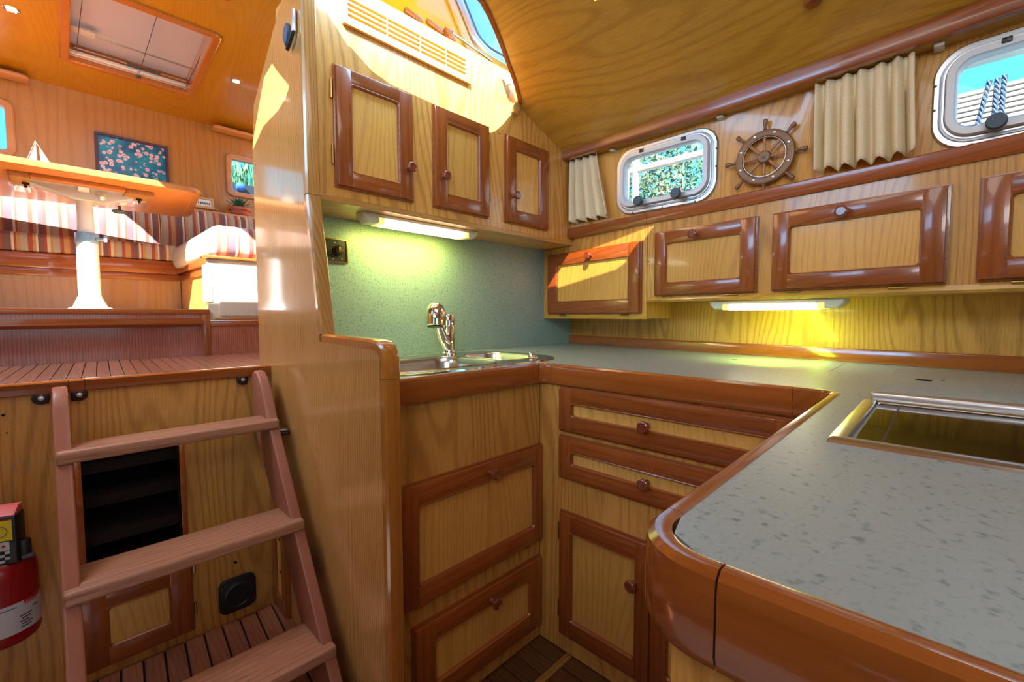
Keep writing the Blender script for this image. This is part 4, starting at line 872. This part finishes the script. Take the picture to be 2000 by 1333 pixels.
for k in range(8):
    a = math.radians(45*k+93-3); d = Vector((0, -math.cos(a), math.sin(a)))
    c0 = fw_(0, 0, .014)
    rad = [.0035, .0055, .0040, .0062, .0040, .0055, .0035]; ts = [.020, .032, .037, .045, .053, .060, .073]
    add('spoke', MB().tube([c0+d*t for t in ts], rad, 10), 'wheel_l', wh)
    add('handle', MB().tube([c0+d*t for t in (.098, .101, .106, .118, .130, .136, .139)], [.005, .0065, .0042, .0065, .0088, .0075, .003], 12), 'wheel', wh)
    a2 = a+math.radians(22.5)
    add('rivet', MB().lathe([(.0045, 0), (.004, .002), (.001, .003)], fw_(.086*math.cos(a2), .086*math.sin(a2), .0225), -X, 10), 'alu', wh)

# ------------------------------------------------------------------ curtains
def curtain(y0, y1, zt_, zb, pleats, lab, yb0=None, yb1=None, seed=1):
    rnd = random.Random(seed)
    ph = [rnd.uniform(-.5, .5) for _ in range(pleats+2)]; am = [rnd.uniform(.7, 1.25) for _ in range(pleats+2)]
    yb0 = y0 if yb0 is None else yb0; yb1 = y1 if yb1 is None else yb1
    nu, nv = pleats*16, 20; rings = []
    for j in range(nv+1):
        t = j/nv; z_ = zt_+(zb-zt_)*t; row = []
        for i in range(nu+1):
            s_ = i/nu; k = s_*pleats; ki = min(int(k), pleats-1); fr_ = k-ki
            a_ = am[ki]*(1-fr_)+am[ki+1]*fr_; p_ = ph[ki]*(1-fr_)+ph[ki+1]*fr_
            tight = .45+.55*min(1, t*2.2)
            kk = k+.22*p_; wv = math.tanh(2.6*(math.cos(2*math.pi*kk)+.15))
            fine = math.cos(2*math.pi*k*2.0+p_*4)*.35*max(0, 1-t*4)
            yy = (y0+(y1-y0)*s_)*(1-t)+(yb0+(yb1-yb0)*s_)*t
            yy += .25*(y1-y0)/pleats*-math.sin(4*math.pi*kk)*.25*tight*a_
            xx = Be(yy)+.050+(wv*.5+fine*.5)*-.052*a_*tight
            zz = z_ + (.006*math.cos(2*math.pi*k)+.004*p_)*t
            row.append(Vector((xx, yy, zz)))
        rings.append(row)
    mb = MB().loft(rings, cyc=False)
    o = add('curtain', mb, 'linen', None, smooth=80, label=lab, cat='curtain')
    sd = o.modifiers.new('thickness', 'SOLIDIFY'); sd.thickness = .002
    return o
curtain(1.40, 1.235, .786, .478, 4, 'narrow cream linen curtain in the corner left of the porthole', 1.40, 1.165, seed=3)
curtain(.345, .092, .786, .492, 6, 'wide pleated cream linen curtain right of the ship wheel', .34, .078, seed=8)

# ------------------------------------------------------------------ saloon furniture
st = thing('settee', (0, 3.7, .024), 'long saloon settee base with cherry front rail along back wall', 'settee')
add('front_panel', MB().box(-2.4, .545, 3.43, 3.45, .024, .27), 'salon', st, smooth=0)
add('front_rail', MB().box(-2.4, .55, 3.41, 3.45, .255, .335, .006), 'cherry_x', st)
add('fillet', MB().box(-2.4, .545, 3.420, 3.44, .215, .255, .004), 'cherry_x', st)
add('seat_board', MB().box(-2.4, 1.9, 3.44, 3.98, .29, .325), 'salon', st, smooth=0)
add('ledge', MB().box(-2.4, 1.9, 3.80, 3.995, .73, .755, .004), 'pad', st)
add('side_panel', MB().box(.548, .57, 2.44, 3.43, .024, .27), 'salon', st, smooth=0)
add('side_rail', MB().box(.52, .57, 2.44, 3.45, .255, .335, .006), 'varnish', st)
add('side_fillet', MB().box(.535, .56, 2.44, 3.44, .215, .255, .004), 'varnish', st)
eb_ = thing('end_locker', (.8, 2.42, -.02), 'cream ash locker at end of settee in full sun', 'cabinet')
add('front', MB().box(.483, 1.3, 2.405, 2.43, -.018, .262), 'cream', eb_, smooth=0)
add('post', MB().box(.468, .502, 2.400, 2.44, .06, .235, .008), 'cream', eb_)
add('top_rail', MB().box(.466, 1.3, 2.385, 2.45, .262, .276, .004), 'varnish_x', eb_)
add('door', MB().box(.525, .95, 2.397, 2.405, .0, .235, .003), 'cream', eb_)
add('sill', MB().box(.505, 1.3, 2.395, 2.405, -.018, -.008, .002), 'varnish_x', eb_)
def cushion(nm, x0, x1, y0, y1, z0, z1, m, lab, cat, b=.03, group=None):
    mb = MB().box(x0, x1, y0, y1, z0, z1, b, 5)
    return add(nm, mb, m, None, smooth=70, label=lab, cat=cat, group=group)
cushion('seat_cushion', -2.3, .555, 3.405, 3.78, .336, .435, 'stripe', 'striped seat cushion on the saloon settee behind the table', 'cushion')
cushion('seat_cushion', .50, 1.3, 2.40, 3.40, .278, .425, 'stripe', 'sunlit seat cushion on the end locker right of the table', 'cushion', .05)
def back_cushion(x0, x1, h, lab):
    rings = []
    for i in range(13):
        x_ = x0+(x1-x0)*i/12; e_ = 1-abs(i/6-1)**6*.25
        pr = [(3.795, .44), (3.64, .44), (3.615+.02*(1-e_), .55), (3.635, h*.985-.02), (3.66, h*e_**.15), (3.71, h+.008*e_), (3.77, h), (3.795, h-.02)]
        rings.append([Vector((x_, a, b)) for a, b in pr])
    add('back_cushion', MB().loft(rings, cap0=True, cap1=True), 'stripe', None, smooth=60, label=lab, cat='cushion')
back_cushion(-2.3, .483, .70, 'long striped back cushion behind the table, partly in sun')
back_cushion(.488, 1.5, .715, 'striped back cushion at the right end below the plant')

# table
tb = thing('pedestal_table', (.11, 3.0, .03), 'varnished saloon table on a white telescopic pedestal', 'table')
tp = [(-1.5, 2.74), (.46, 2.735), (.495, 2.74), (.525, 2.76), (.545, 2.80), (.605, 3.36), (.600, 3.42), (.57, 3.455), (.52, 3.465), (-1.5, 3.60)]
add('top', MB().prism(tp, Fr((0, 0, .622), X, Y, Z), 0, .030, .006, 3), 'table', tb)
add('inlay', MB().tube([(.515, 2.79, .6218), (.573, 3.41, .6218)], .003, 6), 'pad', tb)
add('batten', MB().box(-.058, .256, 2.85, 2.915, .604, .622, .003), 'table', tb)
add('mounting_board', MB().box(-.12, -.062, 2.86, 3.20, .598, .622, .003), 'salon', tb)
add('mounting_board', MB().box(.258, .365, 2.87, 3.20, .598, .622, .003), 'salon', tb)
brk = MB()
brk.prism([(-.095, .606), (-.04, .600), (.03, .575), (.075, .555), (.18, .553), (.235, .575), (.30, .600), (.325, .604), (.325, .618), (-.095, .618)], Fr((0, 0, 0), X, Z, -Y), -3.04, -2.96, .004)
brk.prism([(2.93, .612), (3.0, .565), (3.06, .565), (3.16, .612)], Fr((.112, 0, 0), Y, Z, X), -.02, .02, .003)
add('bracket', brk, 'alu_w', tb)
add('bracket_plate', MB().box(-.10, .34, 2.95, 3.08, .612, .621, .002), 'alu_w', tb)
for x_ in (-.075, .315):
    add('wing_bolt', MB().tube([(x_, 2.96, .615), (x_, 2.96, .575)], .006, 8).box(x_-.012, x_+.012, 2.957, 2.963, .588, .598, .002), 'dkmetal', tb)
add('cylinder', MB().tube([(.175, 2.955, .592), (.175, 2.975, .575)], .018, 16), 'alu', tb)
add('hand_knob', MB().lathe([(.004, .03), (.006, .03), (.006, .008), (.030, .006), (.033, .0), (.026, -.006), (.002, -.006)], (.245, 3.05, .535), Z, 20), 'knobblue', tb)
add('column', MB().lathe([(.030, .34), (.030, .565)], (.112, 3.0, 0), Z, 28), 'white', tb)
add('collar', MB().lathe([(.041, .352), (.044, .356), (.044, .372), (.043, .376), (.043, .400), (.040, .404), (.031, .404)], (.115, 3.0, 0), Z, 28), 'collar', tb)
add('clamp_handle', MB().tube([(.15, 2.97, .375), (.178, 2.95, .375)], .008, 10).box(.172, .186, 2.94, 2.955, .36, .392, .004), 'collar', tb)
add('base_column', MB().lathe([(.132, .026), (.13, .030), (.085, .036), (.064, .046), (.048, .085), (.0415, .10), (.0405, .352)], (.115, 3.0, 0), Z, 36), 'white', tb)
mbt = MB()
o = thing('sailboat_ornament', (-.035, 3.05, .653), 'small white sailing boat ornament standing on the table', 'ornament')
frb = Fr((-.035, 3.12, .653), X, Z, -Y)
add('sail', MB().prism([(-.050, .02), (-.004, .02), (-.004, .165)], frb, -.002, .002), 'sailw', o)
add('sail', MB().prism([(.012, .02), (.068, .02), (.008, .150)], frb, -.002, .002), 'sailw', o)
add('mast', MB().tube([frb(-.004, 0, 0), frb(-.004, .178, 0)], .003, 8), 'sailframe', o)
add('spar', MB().tube([frb(-.058, .012, 0), frb(-.004, .178, 0), frb(.078, .012, 0)], .0025, 8), 'sailframe', o)
add('hull', MB().prism([(-.05, 0), (.06, 0), (.075, .02), (-.06, .02)], frb, -.012, .012, .003), 'sailframe', o)

# picture, plant, sign
pic = thing('picture', (.405, 3.99, .93), 'teal blossom picture in a thin dark violet frame', 'picture')
fp = Fr((.405, 3.998, 1.065), X, Z, -Y)
add('frame', MB().rrloft(fp, [(0, 0, .380, .262, .002, 0), (0, 0, .380, .262, .002, .022), (0, 0, .352, .234, .002, .022), (0, 0, .348, .230, .002, .012), (0, 0, .348, .230, .002, 0)], close=True, seg=1), 'purple', pic)
add('print', MB().box(-.176, .176, -.117, .117, .002, .010, fr=fp), 'blossom', pic, smooth=0)
pp = thing('potted_succulent', (1.0, 3.86, .755), 'green succulent in a terracotta bowl on the ledge below window', 'plant')
add('pot', MB().lathe([(.045, 0), (.058, .012), (.062, .04), (.072, .042), (.072, .062), (.064, .062), (.062, .05), (.002, .05)], (1.0, 3.87, .757), Z, 26), 'terracotta', pp)
rnd = random.Random(4)
lf = MB()
for i in range(46):
    a = i*2.4; el = math.radians(12+75*(i/46)); L_ = .105-.045*(i/46)
    d = Vector((math.cos(a)*math.cos(el), math.sin(a)*math.cos(el), math.sin(el))); b0 = Vector((1.0, 3.87, .82))
    sd = d.cross(Z).normalized()*.010; p1 = b0+d*L_*.45+Z*.004
    lf.loft([[b0+sd*.4, b0+Z*.003, b0-sd*.4], [p1+sd, p1+Z*.004, p1-sd], [b0+d*L_+Z*.006+sd*.05, b0+d*L_+Z*.008, b0+d*L_+Z*.006-sd*.05]], cyc=False)
add('leaf', lf, 'succ', pp, kind='stuff')
sg = thing('easel_sign', (.76, 3.86, .755), 'tiny framed sign with blue print on a wooden easel', 'sign')
fg = Fr((.745, 3.87, .815), X, Vector((0, .2, 1)).normalized(), Vector((0, -1, .2)).normalized())
add('card', MB().box(-.075, .075, -.022, .028, 0, .004, fr=fg), 'sailw', sg)
add('frame', MB().rrloft(fg, [(0, .003, .18, .075, .002, 0), (0, .003, .18, .075, .002, .010), (0, .003, .155, .052, .002, .010), (0, .003, .155, .052, .002, .0)], close=True, seg=1), 'ply', sg)
add('shelf', MB().box(-.11, .11, -.044, -.036, -.004, .02, .002, fr=fg), 'ply', sg)
for x_ in (-.07, .07): add('leg', MB().tube([fg(x_, -.06, -.004), fg(x_*.15, .10, -.006)], .004, 6), 'ply', sg)
for i in range(7): add('letter', MB().box(-.02+i*.013, -.012+i*.013, -.008, .006+.003*(i % 2), .004, .005, fr=fg), 'teal' if i % 2 else 'ink', sg)

# ------------------------------------------------------------------ outside the windows
def leaves(name, c, rx, ry, rz, cnt, size, m, lab, cat, trunk=None, seed=1, vert=False):
    rnd = random.Random(seed); o = thing(name, (c[0], c[1], c[2]-rz), lab, cat)
    mb = MB()
    for i in range(cnt):
        while True:
            p = Vector((rnd.uniform(-1, 1), rnd.uniform(-1, 1), rnd.uniform(-1, 1)))
            if vert or p.length < 1: break
        p = Vector((c[0]+p.x*rx, c[1]+p.y*ry, c[2]+p.z*rz))
        d = Vector((rnd.uniform(-1, 1), rnd.uniform(-1, 1), rnd.uniform(-1, 1))).normalized()
        if vert: d = Vector((rnd.uniform(-.35, .35), rnd.uniform(-.35, .35), 1)).normalized()
        s_ = d.cross(Vector((rnd.uniform(-1, 1), rnd.uniform(-1, 1), rnd.uniform(-1, 1)))).normalized()
        L_ = size*rnd.uniform(.6, 1.4); W_ = L_*(.1 if vert else .45)
        mb.tri(p-d*L_, p+s_*W_, p+d*L_, p-s_*W_)
    add('foliage', mb, m, o, smooth=0, kind='stuff')
    if trunk:
        for i, (dx, dy, h0, h1, r_) in enumerate(trunk):
            add('trunk', MB().tube([(c[0]+dx, c[1]+dy, h0), (c[0]+dx*1.1+.1, c[1]+dy+.05, (h0+h1)/2), (c[0]+dx*1.2, c[1]+dy*1.1, h1)], [r_, r_*.8, r_*.5], 8), 'bark', o)
    return o
leaves('tree', (9, 4.9, 2.3), 1.2, 1.6, 1.9, 9000, .055, 'leaf', 'green tree seen in left half of the porthole window', 'tree', [(0, -.5, -1.2, 3, .05), (.2, .2, -1.2, 3.2, .05), (0, .7, -1.2, 2.8, .05), (-.2, -1.0, -1.2, 3, .04)], 1)
leaves('tree', (12.5, 3.9, 1.9), 1.2, 1.5, 1.6, 5000, .055, 'leaf', 'lighter green tree seen in right half of the porthole window', 'tree', [(0, -.5, -1.2, 2.6, .05), (.2, .4, -1.2, 2.6, .05)], 2)
o = thing('white_railing', (2.6, 1.2, .3), 'white tubular deck railing outside the left porthole', 'railing')
add('top_rail', MB().tube([(2.62, .2, .925), (2.62, 2.4, .925)], .022, 10), 'hull_w', o)
add('deck_edge', MB().box(2.3, 2.75, .1, 2.5, .10, .2), 'hull_w', o)
add('post', MB().tube([(2.62, 1.445, .15), (2.62, 1.445, 1.3)], .022, 10), 'hull_w', o)
bt = thing('neighbour_boat', (3.4, -.4, .2), 'white slatted cabin side of the next boat seen through right porthole', 'boat')
add('hull', MB().box(3.42, 3.5, -2.2, .55, -.6, 1.18), 'hull_b', bt, smooth=0)
for i in range(20): add('slat', MB().box(3.40, 3.425, -2.2, .55, .66+i*.026, .677+i*.026, .002, 1), 'hull_w', bt)
add('canopy', MB().box(3.3, 3.6, -2.2, .55, 1.36, 1.55, .02), 'hull_w', bt)
for i, (y0_, y1_, zt_) in enumerate(((-.097, -.040, .955), (-.119, -.112, .955), (-.139, -.130, .962))):
    o = thing('rope', (2.7, y0_, .6), ['leftmost', 'middle', 'rightmost'][i]+' of three hanging grey mooring ropes outside the right porthole', 'rope', 'mooring ropes outside the porthole')
    for s_ in range(3):
        pts = []
        for k in range(60):
            t = k/59; a = t*38+s_*2.094
            pts.append((2.7+.005*math.cos(a), y0_+(y1_-y0_)*t+.005*math.sin(a), zt_-.36*t))
        add('strand', MB().tube(pts, .005, 6), 'rope', o)
leaves('reeds', (1.7, 6.6, 1.9), 1.8, .5, 1.0, 5000, .12, 'reed', 'bright green reeds on the bank outside the right saloon window', 'reeds', None, 5, True)
tq = thing('covered_boat', (1.6, 5.0, .6), 'dark tarpaulin covered boat outside the right saloon window', 'boat')
add('tarpaulin', MB().prism([(.6, .4), (3.2, .4), (3.2, 1.22), (1.6, 1.265), (1.1, 1.275), (.6, 1.26)], Fr((0, 4.9, 0), X, Z, Y), 0, .8, .04), 'tarp', tq)
add('buoy', MB().lathe([(.002, -.04), (.03, -.03), (.04, 0), (.03, .03), (.002, .04)], (1.27, 4.86, 1.235), X, 14), 'inkblue', tq)

# ------------------------------------------------------------------ lift everything to the floor datum
for o in SC.objects:
    if o.parent is None: o.location.z += OZ
